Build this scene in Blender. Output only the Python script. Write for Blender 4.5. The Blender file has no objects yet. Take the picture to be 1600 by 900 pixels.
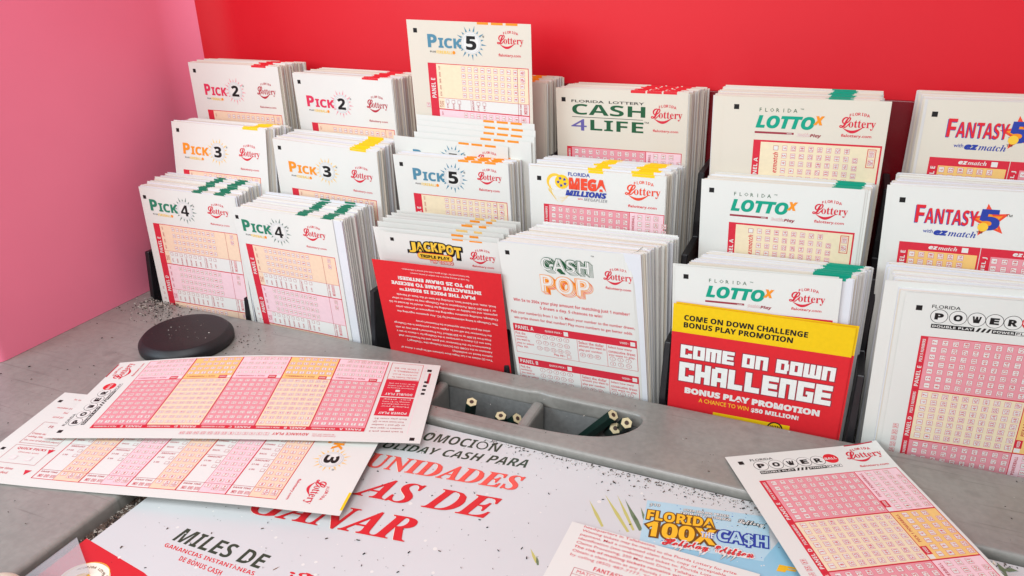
import bpy, bmesh, math, random
from mathutils import Vector, Matrix
C = bpy.context.scene
COL = C.collection
random.seed(7)

# ------------------------------------------------------------------ camera
cam_d = bpy.data.cameras.new('camera')
cam = bpy.data.objects.new('camera', cam_d); COL.objects.link(cam); C.camera = cam
def rodrigues(r):
    r = Vector(r); return Matrix.Rotation(r.length, 3, r.normalized())
CR = rodrigues((-0.418951965, -0.0681679509, 0.402160211))
_right = CR @ Vector((1, 0, 0)); _fwd = CR @ Vector((0, 1, 0)); _up = CR @ Vector((0, 0, 1))
cm = Matrix.Identity(4)
for i in range(3):
    cm[i][0] = _right[i]; cm[i][1] = _up[i]; cm[i][2] = -_fwd[i]
CAM_POS = Vector((0.425549217, -0.380682293, 0.244300090))
cm.translation = CAM_POS
cam.matrix_world = cm
cam_d.sensor_fit = 'HORIZONTAL'; cam_d.sensor_width = 36.0
cam_d.lens = 36.0 * 1196.3218 / 1600.0
cam_d.clip_start = 0.005; cam_d.clip_end = 50

# ------------------------------------------------------------------ world and lamps
w = bpy.data.worlds.new("World"); C.world = w; w.use_nodes = True
bg = w.node_tree.nodes['Background']
bg.inputs[0].default_value = (0.84, 0.92, 1.0, 1); bg.inputs[1].default_value = 0.36
def area(name, loc, target, sx, sy, power, colour):
    l = bpy.data.lights.new(name, 'AREA'); l.shape = 'RECTANGLE'; l.size = sx; l.size_y = sy
    l.energy = power; l.color = colour
    o = bpy.data.objects.new(name, l); COL.objects.link(o); o.location = loc
    o.rotation_euler = (Vector(target) - Vector(loc)).to_track_quat('-Z', 'Y').to_euler()
    return o
area('window_light', (0.04, -0.96, 0.46), (0.22, 0.0, 0.02), 0.9, 0.5, 4.7, (1.0, 0.985, 0.96))
area('side_fill', (0.36, -0.50, 0.80), (-0.07, -0.08, 0.20), 0.4, 0.4, 5.0, (0.95, 0.97, 1.0))  # added lamp, only there to brighten the side panel
area('cool_fill', (-0.45, -0.80, 0.50), (0.04, -0.20, 0.0), 0.5, 0.5, 5.0, (0.62, 0.84, 1.0))  # added bluish fill, cools the near left counter
C.view_settings.view_transform = 'Standard'; C.view_settings.look = 'None'
C.view_settings.exposure = 0.10; C.view_settings.gamma = 1.0

# ------------------------------------------------------------------ materials
def lin(c):
    out = []
    for v in c:
        v /= 255.0
        out.append(v / 12.92 if v <= 0.04045 else ((v + 0.055) / 1.055) ** 2.4)
    return tuple(out) + (1.0,)
MATS = {}
def mat(name, rgb=None, rough=0.6, spec=0.35, coat=0.0, noise=0.0, nscale=60, bump=0.0, bscale=300, linear=None, metal=0, sheen=0, coatr=0.1, rvar=0.0, rscale=12):
    m = bpy.data.materials.new(name); m.use_nodes = True; nt = m.node_tree
    p = nt.nodes['Principled BSDF']
    base = linear + (1.0,) if linear else lin(rgb)
    p.inputs['Base Color'].default_value = base
    p.inputs['Roughness'].default_value = rough
    p.inputs['Specular IOR Level'].default_value = spec
    p.inputs['Metallic'].default_value = metal
    p.inputs['Coat Weight'].default_value = coat; p.inputs['Coat Roughness'].default_value = coatr
    p.inputs['Sheen Weight'].default_value = sheen
    tc = nt.nodes.new('ShaderNodeTexCoord')
    if noise:
        n = nt.nodes.new('ShaderNodeTexNoise'); n.inputs['Scale'].default_value = nscale; n.inputs['Detail'].default_value = 6
        r = nt.nodes.new('ShaderNodeMapRange'); r.inputs[1].default_value = 0.3; r.inputs[2].default_value = 0.7
        r.inputs[3].default_value = 1 - noise; r.inputs[4].default_value = 1 + noise
        mx = nt.nodes.new('ShaderNodeMix'); mx.data_type = 'RGBA'; mx.blend_type = 'MULTIPLY'; mx.inputs[0].default_value = 1
        nt.links.new(tc.outputs['Object'], n.inputs['Vector']); nt.links.new(n.outputs['Fac'], r.inputs[0])
        mx.inputs[6].default_value = base; nt.links.new(r.outputs[0], mx.inputs[7]); nt.links.new(mx.outputs[2], p.inputs['Base Color'])
    if rvar:
        n = nt.nodes.new('ShaderNodeTexNoise'); n.inputs['Scale'].default_value = rscale; n.inputs['Detail'].default_value = 7; n.inputs['Roughness'].default_value = 0.7
        r = nt.nodes.new('ShaderNodeMapRange'); r.inputs[1].default_value = 0.35; r.inputs[2].default_value = 0.65; r.inputs[3].default_value = rough - rvar; r.inputs[4].default_value = rough + rvar
        nt.links.new(tc.outputs['Object'], n.inputs['Vector']); nt.links.new(n.outputs['Fac'], r.inputs[0]); nt.links.new(r.outputs[0], p.inputs['Roughness'])
    if bump:
        n = nt.nodes.new('ShaderNodeTexNoise'); n.inputs['Scale'].default_value = bscale; n.inputs['Detail'].default_value = 4
        b = nt.nodes.new('ShaderNodeBump'); b.inputs['Strength'].default_value = bump; b.inputs['Distance'].default_value = 0.001
        nt.links.new(tc.outputs['Object'], n.inputs['Vector']); nt.links.new(n.outputs['Fac'], b.inputs['Height']); nt.links.new(b.outputs[0], p.inputs['Normal'])
    MATS[name] = m
    return m
# printing inks and papers
INK = dict(white=(220, 217, 211), paper=(217, 215, 208), paper_warm=(213, 203, 187), paper_cool=(215, 215, 218), paper_dim=(208, 203, 199), pinkedge=(216, 182, 187),  # warm paper carries back row shade and red bounce; also mixed through stacks
  red=(206, 40, 58), bright_red=(214, 36, 46), dark_red=(176, 40, 56), pink=(223, 146, 154), palepink=(234, 198, 203), cream=(228, 211, 178), peach=(232, 202, 174), gold=(232, 190, 116),
  yellow=(240, 196, 20), flyer_yellow=(232, 190, 6), flyer_red=(212, 34, 42), orange=(235, 140, 30), green=(36, 120, 92), darkgreen=(30, 84, 52), teal=(0, 150, 122),
  blue=(40, 60, 150), steel=(78, 130, 152), black=(22, 20, 20), slate=(112, 128, 120), grey=(150, 150, 150), palegrey=(198, 198, 198), silver=(226, 226, 220), violet=(98, 88, 150),
  orange_red=(226, 72, 44), boxline=(212, 112, 122), maroon=(150, 50, 62), magenta=(214, 50, 84), firegold=(236, 190, 60), brown=(110, 70, 20),
  poster=(202, 203, 202), poster_green=(38, 62, 46), poster_red=(206, 34, 42), coral=(226, 84, 74), creamwhite=(240, 232, 214), sky=(172, 204, 216), skyblue=(50, 110, 190),
  leaf=(190, 184, 104), leafdark=(104, 124, 92), ticketgold=(240, 180, 30), deepsky=(140, 188, 208))
PRINTSPEC = {}
for k, v in INK.items():
    if k.startswith('paper') or k in ('white', 'pinkedge'):
        mat(k, v, 0.62, 0.25, noise=0.012, nscale=25)
    elif k.startswith('poster') or k in ('coral', 'sky', 'creamwhite', 'skyblue', 'leaf', 'leafdark', 'ticketgold', 'deepsky'):
        mat(k, v, 0.45, 0.4, noise=0.03, nscale=9, coat=0.3, coatr=0.22)
    else:
        mat(k, v, 0.55, 0.3, noise=0.03, nscale=400)
# objects
mat('back_red', (210, 25, 38), 0.46, 0.32, rvar=0.12, rscale=9, noise=0.02, nscale=6, bump=0.02, bscale=120)
mat('side_red_hazed', (238, 122, 148), 0.5, 0.4, sheen=0.2, rvar=0.12, rscale=14, noise=0.03, nscale=9, bump=0.03, bscale=160)  # red panel, pink lens haze and glare mixed into its base colour
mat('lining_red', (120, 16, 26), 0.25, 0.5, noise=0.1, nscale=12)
mat('black_plastic', (26, 24, 27), 0.38, 0.5, noise=0.2, nscale=80, bump=0.05, bscale=200)
mat('rack_inner', (40, 26, 32), 0.3, 0.5, noise=0.1, nscale=20)
mat('puck_rubber', (27, 25, 27), 0.5, 0.45, noise=0.12, nscale=120, bump=0.08, bscale=500)
mat('pencil_green', (18, 40, 34), 0.32, 0.5)
mat('pencil_wood', (214, 197, 158), 0.85, 0.1, noise=0.12, nscale=600)
mat('lead', (70, 52, 44), 0.4, 0.5)
mat('debris_dark', (52, 48, 46), 0.8, 0.2, noise=0.3, nscale=300)
mat('debris_brown', (104, 88, 78), 0.8, 0.2, noise=0.3, nscale=300)
mat('debris_pale', (190, 182, 172), 0.8, 0.2)
mat('cream_plastic', (226, 220, 198), 0.35, 0.5)
mat('groove', (116, 98, 92), 0.85, 0.2, noise=0.4, nscale=300, bump=0.5, bscale=500)

def counter_mat():
    m = mat('counter_plastic', (150, 141, 134), 0.38, 0.5, coat=0.35, coatr=0.28)
    nt = m.node_tree; p = nt.nodes['Principled BSDF']
    tc = nt.nodes.new('ShaderNodeTexCoord')
    n1 = nt.nodes.new('ShaderNodeTexNoise'); n1.inputs['Scale'].default_value = 14; n1.inputs['Detail'].default_value = 8; n1.inputs['Roughness'].default_value = 0.65
    r1 = nt.nodes.new('ShaderNodeValToRGB')
    r1.color_ramp.elements[0].position = 0.32; r1.color_ramp.elements[0].color = lin((130, 127, 121))
    r1.color_ramp.elements[1].position = 0.68; r1.color_ramp.elements[1].color = lin((148, 144, 137))
    n2 = nt.nodes.new('ShaderNodeTexNoise'); n2.inputs['Scale'].default_value = 320; n2.inputs['Detail'].default_value = 3
    r2 = nt.nodes.new('ShaderNodeMapRange'); r2.inputs[1].default_value = 0.35; r2.inputs[2].default_value = 0.65; r2.inputs[3].default_value = 0.93; r2.inputs[4].default_value = 1.05
    # scuffs: stretched noise thresholded
    mp = nt.nodes.new('ShaderNodeMapping'); mp.inputs['Rotation'].default_value = (0, 0, 0.7); mp.inputs['Scale'].default_value = (18, 520, 60)
    n3 = nt.nodes.new('ShaderNodeTexNoise'); n3.inputs['Scale'].default_value = 1.0; n3.inputs['Detail'].default_value = 2
    r3 = nt.nodes.new('ShaderNodeMapRange'); r3.inputs[1].default_value = 0.62; r3.inputs[2].default_value = 0.72; r3.inputs[3].default_value = 1.0; r3.inputs[4].default_value = 0.78
    # worn dark smudges
    n4 = nt.nodes.new('ShaderNodeTexNoise'); n4.inputs['Scale'].default_value = 45; n4.inputs['Detail'].default_value = 5
    r4 = nt.nodes.new('ShaderNodeMapRange'); r4.inputs[1].default_value = 0.60; r4.inputs[2].default_value = 0.78; r4.inputs[3].default_value = 1.0; r4.inputs[4].default_value = 0.70
    L = nt.links.new
    for n in (n1, n2, n4, mp): L(tc.outputs['Object'], n.inputs['Vector'])
    L(mp.outputs[0], n3.inputs['Vector'])
    L(n1.outputs['Fac'], r1.inputs[0]); L(n2.outputs['Fac'], r2.inputs[0]); L(n3.outputs['Fac'], r3.inputs[0]); L(n4.outputs['Fac'], r4.inputs[0])
    prev = r1.outputs[0]
    for r in (r2, r3, r4):
        mx = nt.nodes.new('ShaderNodeMix'); mx.data_type = 'RGBA'; mx.blend_type = 'MULTIPLY'; mx.inputs[0].default_value = 1
        L(prev, mx.inputs[6]); L(r.outputs[0], mx.inputs[7]); prev = mx.outputs[2]
    L(prev, p.inputs['Base Color'])
    b = nt.nodes.new('ShaderNodeBump'); b.inputs['Strength'].default_value = 0.12; b.inputs['Distance'].default_value = 0.0006
    L(n2.outputs['Fac'], b.inputs['Height']); L(b.outputs[0], p.inputs['Normal'])
counter_mat()
mat('tray_plastic', (112, 112, 110), 0.5, 0.4, noise=0.12, nscale=350, bump=0.08, bscale=400)
def film_mat():
    m = bpy.data.materials.new('clear_film'); m.use_nodes = True; nt = m.node_tree
    p = nt.nodes['Principled BSDF']; p.inputs['Base Color'].default_value = lin((205, 205, 208)); p.inputs['Roughness'].default_value = 0.15  # pale base colour stands in for the reflection whitening the sheet
    p.inputs['Alpha'].default_value = 0.34
    MATS['clear_film'] = m
film_mat()

# ------------------------------------------------------------------ tagging helpers
def tag(o, label=None, cat=None, group=None, kind=None):
    if label: o['label'] = label
    if cat: o['category'] = cat
    if group: o['group'] = group
    if kind: o['kind'] = kind
    return o
def link(name, me, parent=None):
    o = bpy.data.objects.new(name, me); COL.objects.link(o)
    if parent: o.parent = parent
    return o
def empty(name, loc=(0, 0, 0)):
    o = bpy.data.objects.new(name, None); COL.objects.link(o); o.location = loc; o.empty_display_size = 0.01
    return o
def mesh(name, verts, faces, mats, midx=None, smooth=False):
    me = bpy.data.meshes.new(name); me.from_pydata(verts, [], faces)
    for m in mats: me.materials.append(MATS[m])
    if midx: me.polygons.foreach_set('material_index', midx)
    if smooth: me.polygons.foreach_set('use_smooth', [True] * len(faces))
    me.update(); return me
def bm_mesh(name, bm, m, smooth=False):
    me = bpy.data.meshes.new(name); bm.to_mesh(me); bm.free()
    me.materials.append(MATS[m])
    if smooth:
        for p in me.polygons: p.use_smooth = True
    return me
def bevel_box(x0, x1, y0, y1, z0, z1, bev=0.003, seg=3):
    bm = bmesh.new(); bmesh.ops.create_cube(bm, size=1)
    for v in bm.verts:
        v.co = Vector(((x0 + x1) / 2 + v.co.x * (x1 - x0), (y0 + y1) / 2 + v.co.y * (y1 - y0), (z0 + z1) / 2 + v.co.z * (z1 - z0)))
    if bev: bmesh.ops.bevel(bm, geom=bm.edges[:], offset=bev, segments=seg, profile=0.5, affect='EDGES')
    return bm

# ------------------------------------------------------------------ lettering
TXT = {}
def bold(s):
    o = ''
    for ch in s:
        if 'A' <= ch <= 'Z': o += chr(0x1D5D4 + ord(ch) - 65)
        elif 'a' <= ch <= 'z': o += chr(0x1D5EE + ord(ch) - 97)
        elif '0' <= ch <= '9': o += chr(0x1D7EC + ord(ch) - 48)
        else: o += ch
    return o
def bital(s):
    return ''.join(chr(0x1D63C + ord(c) - 65) if 'A' <= c <= 'Z' else chr(0x1D656 + ord(c) - 97) if 'a' <= c <= 'z' else bold(c) for c in s)
def serif(s):   # bold italic serif
    return ''.join(chr(0x1D468 + ord(c) - 65) if 'A' <= c <= 'Z' else chr(0x1D482 + ord(c) - 97) if 'a' <= c <= 'z' else c for c in s)
def romanbold(s): return ''.join(chr(0x1D41A + ord(c) - 97) for c in s)
def script(s):
    return ''.join(chr(0x1D4D0 + ord(c) - 65) if 'A' <= c <= 'Z' else chr(0x1D4EA + ord(c) - 97) if 'a' <= c <= 'z' else c for c in s)
def outline_mesh(s, off=0.0, res=2):
    if off > 0 and any(c in '46\U0001d7f0\U0001d7f2' for c in s): off = 0.0
    if any(0x1D468 <= ord(c) <= 0x1D49B or 0x1D400 <= ord(c) <= 0x1D433 for c in s): off = 0.0
    key = (s, round(off, 4), res)
    if key in TXT: return TXT[key]
    cu = bpy.data.curves.new('lettering', 'FONT'); cu.body = s; cu.size = 1.0; cu.resolution_u = res; cu.offset = off; cu.fill_mode = 'FRONT'
    o = bpy.data.objects.new('lettering', cu); COL.objects.link(o)
    dg = bpy.context.evaluated_depsgraph_get()
    me = bpy.data.meshes.new_from_object(o.evaluated_get(dg))
    V = [(v.co.x, v.co.y) for v in me.vertices]; F = [tuple(p.vertices) for p in me.polygons]
    N = [p.normal.z for p in me.polygons]
    F = [f if n >= 0 else f[::-1] for f, n in zip(F, N)]
    if off > 0:      # letters that touch: keep each island at its own hair's breadth of height
        par = list(range(len(V)))
        def find(a):
            while par[a] != a: par[a] = par[par[a]]; a = par[a]
            return a
        for f in F:
            for q in f[1:]: par[find(q)] = find(f[0])
        roots = {}
        V = [(x, y, roots.setdefault(find(i), len(roots)) * 4e-7) for i, (x, y) in enumerate(V)]
    else: V = [(x, y, 0.0) for x, y in V]
    bpy.data.objects.remove(o); bpy.data.curves.remove(cu); bpy.data.meshes.remove(me)
    xs = [v[0] for v in V] or [0, 1]; ys = [v[1] for v in V] or [0, 1]
    TXT[key] = (V, F, (min(xs), min(ys), max(xs), max(ys)))
    return TXT[key]

LAYER = 0.00004
class Sheet:
    """printed sheet: u to the right, v down, millimetres from its top left corner"""
    def __init__(s, W, H, paper='paper', nv=1, nu=1, thick=0.14, zf=None):
        s.V = []; s.F = []; s.M = []; s.mats = []; s.W = W; s.H = H; s.zf = zf; s.k = 0; s.nu = nu; s.nv = nv
        s.base(W, H, paper, nu, nv, thick)
    def mi(s, m):
        if m not in s.mats: s.mats.append(m)
        return s.mats.index(m)
    def add(s, V, F, m, L):
        b = len(s.V); s.k += 1
        h = L * LAYER + (s.k % 400) * 2e-8 if L > 0 else 0
        s.V += [(p[0], p[1], h + (p[2] if len(p) > 2 else 0)) for p in V]
        s.F += [tuple(b + i for i in f) for f in F]; s.M += [s.mi(m)] * len(F)
    def base(s, W, H, paper, nu, nv, thick):
        i = s.mi(paper); t = -thick * 0.001
        fr = []
        for side in (0.0, t):
            b = len(s.V); fr.append(b)
            for a in range(nv + 1):
                for c in range(nu + 1): s.V.append((W * c / nu, H * a / nv, side))
        n = nu + 1
        for a in range(nv):
            for c in range(nu):
                q = (a * n + c, (a + 1) * n + c, (a + 1) * n + c + 1, a * n + c + 1)
                s.F.append(q); s.M.append(i); s.F.append(tuple(fr[1] + x for x in q[::-1])); s.M.append(i)
        ring = [c for c in range(n)] + [a * n + nu for a in range(1, nv + 1)] + [nv * n + c for c in range(nu - 1, -1, -1)] + [a * n for a in range(nv - 1, 0, -1)]
        for j in range(len(ring)):
            p, q = ring[j], ring[(j + 1) % len(ring)]
            s.F.append((p, q, fr[1] + q, fr[1] + p)); s.M.append(i)
    def rect(s, u0, v0, u1, v1, m, L=1):
        us, vs = [u0, u1], [v0, v1]
        if s.zf:
            us = [u0] + [s.W * i / s.nu for i in range(1, s.nu) if u0 + .01 < s.W * i / s.nu < u1 - .01] + [u1]
            vs = [v0] + [s.H * i / s.nv for i in range(1, s.nv) if v0 + .01 < s.H * i / s.nv < v1 - .01] + [v1]
        k = len(us) - 1; n = len(vs) - 1
        V = [(u, v) for v in vs for u in us]; F = []
        for a in range(n):
            for c in range(k):
                q = a * (k + 1) + c; F.append((q, q + k + 1, q + k + 2, q + 1))
        s.add(V, F, m, L)
    def frame(s, u0, v0, u1, v1, t, m, L=1):
        s.rect(u0, v0, u1, v0 + t, m, L); s.rect(u0, v1 - t, u1, v1, m, L)
        s.rect(u0, v0 + t, u0 + t, v1 - t, m, L); s.rect(u1 - t, v0 + t, u1, v1 - t, m, L)
    def poly(s, pts, m, L=1):
        a = sum(p[0] * q[1] - q[0] * p[1] for p, q in zip(pts, pts[1:] + pts[:1]))
        s.add(pts, [tuple(range(len(pts)))[::-1] if a > 0 else tuple(range(len(pts)))], m, L)
    def disc(s, u, v, r, m, L=1, n=24, rv=None):
        rv = rv or r
        s.poly([(u + r * math.cos(6.28318 * i / n), v + rv * math.sin(6.28318 * i / n)) for i in range(n)], m, L)
    def ring(s, u, v, r0, r1, m, L=1, n=32):
        V = []; F = []
        for i in range(n):
            a = 6.28318 * i / n; V += [(u + r0 * math.cos(a), v + r0 * math.sin(a)), (u + r1 * math.cos(a), v + r1 * math.sin(a))]
        for i in range(n):
            j = (i + 1) % n; F.append((2 * i, 2 * j, 2 * j + 1, 2 * i + 1))
        s.add(V, F, m, L)
    def text(s, t, box, m, L=3, rot=0, off=0.0, out=0.0, res=2, shift=(0, 0)):
        """fit the ink of a line into box = (u0, v0, u1, v1) or into a quad (BL, BR, TR, TL); out widens it for an outline"""
        V, F, bb = outline_mesh(t, off, res)
        if out: V, F, _ = outline_mesh(t, off + out, res)
        x0, y0, x1, y1 = bb; P = []
        quad = len(box) == 4 and hasattr(box[0], '__len__')
        for x, y, dz in V:
            a = (x - x0) / (x1 - x0); b = (y - y0) / (y1 - y0)
            if quad:
                BL, BR, TR, TL = box
                u = (1 - b) * ((1 - a) * BL[0] + a * BR[0]) + b * ((1 - a) * TL[0] + a * TR[0])
                v = (1 - b) * ((1 - a) * BL[1] + a * BR[1]) + b * ((1 - a) * TL[1] + a * TR[1])
            else:
                u0, v0, u1, v1 = box
                if rot == 0: u = u0 + a * (u1 - u0); v = v1 - b * (v1 - v0)
                elif rot == 90: u = u1 - b * (u1 - u0); v = v1 - a * (v1 - v0)      # reads upwards
                elif rot == 180: u = u1 - a * (u1 - u0); v = v0 + b * (v1 - v0)
            P.append((u + shift[0], v + shift[1], dz))
        s.add(P, F, m, L)
    def label(s, t, u, v, h, m, L=3, rot=90, wmax=None, off=0.0):
        """small label of cap height h centred at u, v"""
        V, F, bb = outline_mesh(t, off, 1)
        wd = (bb[2] - bb[0]) / 0.73 * h; hh = (bb[3] - bb[1]) / 0.73 * h
        if wmax: wd = min(wd, wmax)
        if rot == 90: s.text(t, (u - hh / 2, v - wd / 2, u + hh / 2, v + wd / 2), m, L, 90, off, res=1)
        else: s.text(t, (u - wd / 2, v - hh / 2, u + wd / 2, v + hh / 2), m, L, rot, off, res=1)
    def numbox(s, t, u, v, w=2.9, h=2.7, ink='red', rot=90):
        """boxed number, the box w long along v and h along u"""
        s.rect(u - h / 2, v - w / 2, u + h / 2, v + w / 2, 'boxline', 3)
        s.rect(u - h / 2 + 0.2, v - w / 2 + 0.2, u + h / 2 - 0.2, v + w / 2 - 0.2, 'white', 4)
        if t: s.label(t, u, v, 1.75, 'red', 5, rot, wmax=w * 0.72, off=0.012)
    def check(s, u, v, a=2.2, m='dark_red'):
        s.rect(u - a / 2, v - a / 2, u + a / 2, v + a / 2, m, 3); s.rect(u - a / 2 + 0.2, v - a / 2 + 0.2, u + a / 2 - 0.2, v + a / 2 - 0.2, 'white', 4)
    def bent(s, u, v):
        a = min(max(u / s.W * s.nu, 0), s.nu - 1e-6); b = min(max(v / s.H * s.nv, 0), s.nv - 1e-6)
        i, j = int(a), int(b); a -= i; b -= j; cu, cv = s.W / s.nu, s.H / s.nv
        z = lambda p, q: s.zf(p * cu, q * cv)
        return (1 - b) * ((1 - a) * z(i, j) + a * z(i + 1, j)) + b * ((1 - a) * z(i, j + 1) + a * z(i + 1, j + 1))
    def build(s, name, M, parent=None):
        vs = []
        for u, v, h in s.V:
            z = h + (s.bent(u, v) if s.zf else 0)
            vs.append((u * 0.001, -v * 0.001, z))
        me = mesh(name, vs, s.F, s.mats, s.M)
        o = link(name, me, parent); o.matrix_world = M
        return o

# ---- recurring marks
def square(s, u, v, a=2.7): s.rect(u - a / 2, v - a / 2, u + a / 2, v + a / 2, 'black', 1)
def lottery_logo(s, u0, u1, vF, vL, vB, ink='red', url=None, urlink=None):
    """FLORIDA on an arc above the brush lettering with a swash under it; vF top of FLORIDA, vL top and vB foot of the lettering"""
    w = u1 - u0; uc = u0 + w * 0.52
    for i, ch in enumerate('FLORIDA'):
        t = (i - 3) / 3.0
        cu = uc + t * w * 0.245; cv = vF + 0.9 + (t * t) * w * 0.045
        s.label(bold(ch), cu, cv, w * 0.088, ink, 2, 0)
    hh = vB - vL
    s.text(script('L'), (u0, vL, u0 + w * 0.31, vL + hh * 0.86), ink, 2, off=0.02, res=3)
    s.text(romanbold('ottery'), (u0 + w * 0.255, vL + hh * 0.22, u1, vL + hh * 0.97), ink, 3, res=3)
    pts = []
    n = 12
    for i in range(n + 1):
        a = i / n; pts.append((u0 + w * (0.10 + 0.56 * a), vL + hh * (0.86 + 0.42 * math.sin(a * 3.1416) - 0.06 * a)))
    for i in range(n, -1, -1):
        a = i / n; pts.append((u0 + w * (0.10 + 0.56 * a), vL + hh * (0.84 + 0.24 * math.sin(a * 3.1416) - 0.10 * a)))
    for i in range(n):
        s.poly([pts[i], pts[i + 1], pts[2 * n - i], pts[2 * n + 1 - i]], ink, 2)
    if url: s.text('flalottery.com', url, urlink or ink, 2, off=0.018)
def pick_logo(s, digit, u0, u1, v0, v1, su, sv, ink, sun, r=6.0):
    """PICK and a digit in a ring with sun rays"""
    w = u1 - u0; h = v1 - v0
    n = 18
    for i in range(n):
        a = 6.28318 * (i + 0.3) / n
        r0 = r + 0.7; r1 = r + (4.2 if i % 2 == 0 else 2.6); d = 0.085
        s.poly([(su + r0 * math.cos(a - d), sv + r0 * math.sin(a - d)), (su + r1 * math.cos(a), sv + r1 * math.sin(a)), (su + r0 * math.cos(a + d), sv + r0 * math.sin(a + d))], sun, 1)
    s.disc(su, sv, r + 0.35, 'palegrey', 1, 32); s.disc(su, sv, r - 0.15, 'white', 2, 32)
    s.ring(su, sv, r - 1.0, r - 0.7, 'palegrey', 3)
    s.text(bold('P'), (u0, v0, u0 + w * 0.27, v1), ink, 4, off=0.02, res=3)
    s.text(bold('ICK'), (u0 + w * 0.31, v0 + h * 0.24, u1, v1), ink, 4, off=0.02, res=3)
    s.text(bold(digit), (su - r * 0.56, sv - r * 0.66, su + r * 0.56, sv + r * 0.66), 'black', 5, off=0.02, res=4)
    s.text(bold('PLUS'), (u0 + 1.2, v1 + 2.0, u0 + w * 0.22, v1 + 3.0), 'black', 3)
    s.text(bold('FIREBALL'), (u0 + w * 0.24, v1 + 1.7, u0 + w * 0.70, v1 + 3.5), 'firegold', 3)
    s.disc(u0 + w * 0.74, v1 + 2.5, 1.05, 'orange', 3, 12)
    s.text('™', (su + r + 1.2, sv - r * 0.75, su + r + 2.6, sv - r * 0.55), 'black', 2)
def pick_grid(s, n, u0, u1, vtop, period, dband, count, bar=5.8, du=19.0, step=4.3, first='cream', qp=None, letters='EDCBA', vmax=999):
    """n rows of the digits 0 to 9 on each panel, a row of play types under them"""
    ub = u0 + bar; uq = qp or (u1 - 7.5)
    for k in range(count):
        a = vtop + period * k; col = first if k % 2 == 0 else ('palepink' if first != 'palepink' else 'cream')
        if a > vmax: break
        s.rect(u0, a, u1, a + period, 'red', 1)
        s.rect(ub, a + 0.45, u1 - 0.4, a + dband, col, 2)
        s.rect(ub, a + dband + 0.25, u1 - 0.4, a + period - 0.1, 'white', 2)
        s.text(bold('PANEL ' + letters[k]), (u0 + bar * 0.26, a + period * 0.5 - 5, u0 + bar * 0.76, a + period * 0.5 + 7.5), 'white', 3, 90)
        rs = (dband - 1.2) / n
        for j in range(n):
            v = a + 0.8 + rs * (j + 0.5)
            for d in range(10): s.numbox(str(d), u0 + du - u0 * 0 + step * d - (u0 if False else 0), v, min(3.0, rs * 0.72), 2.6)
            s.label(bold(['1ST', '2ND', '3RD', '4TH', '5TH'][j]), ub + 2.2, v, 1.1, 'dark_red', 3)
        s.rect(uq, a + 0.45, uq + 0.25, a + period, 'dark_red', 3)
        for j, t in enumerate(('VOID', 'QP')): s.numbox(t, (uq + u1) / 2, a + 3 + 4.3 * j, 3.2, 2.6)
        b = a + dband; hw = period - dband
        s.rect(ub, b + 0.4, ub + 4.2, b + hw - 0.3, col, 3); s.label(bold('PLAY'), ub + 1.2, b + hw * 0.55, 1.2, 'dark_red', 4); s.label(bold('TYPE'), ub + 2.9, b + hw * 0.55, 1.2, 'dark_red', 4)
        names = ['STR', 'BOX', 'STR/BOX', 'COMBO', 'FRONT', 'BACK', 'PAIR'][:max(3, n + 3)] if n < 5 else ['STR', 'BOX', 'STR/BOX']
        for j, t in enumerate(names):
            u = ub + 6.2 + 4.15 * j; s.check(u, b + 2.2, 2.3); s.label(bold(t), u, b + hw * 0.68, 1.15, 'dark_red', 3, wmax=hw * 0.55)
        um = ub + 6.2 + 4.15 * max(len(names), 4) + 1.4
        s.rect(um - 1.6, b + 0.3, um - 1.4, b + hw, 'dark_red', 3)
        s.label(bold('AMOUNT'), um, b + hw * 0.5, 1.3, 'dark_red', 3, wmax=hw * 0.85)
        for j, t in enumerate(('$1.00', '$.50')):
            u = um + 3.6 + 4.1 * j
            if u < uq - 1.5: s.check(u, b + 2.2, 2.3); s.label(bold(t), u, b + hw * 0.68, 1.2, 'dark_red', 3, wmax=hw * 0.5)
        s.label(bold('DRAW TIME'), uq + 1.7, b + hw * 0.5, 1.2, 'dark_red', 3, wmax=hw * 0.9)
        for j, t in enumerate(('BOTH', 'EVE', 'MID')): s.numbox(t, uq + 4.9, b + 1.8 + (hw - 3) / 2.6 * j, 2.6, 2.2)
        s.rect(u0, a + period - 0.25, u1, a + period + 0.2, 'red', 4)

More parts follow.
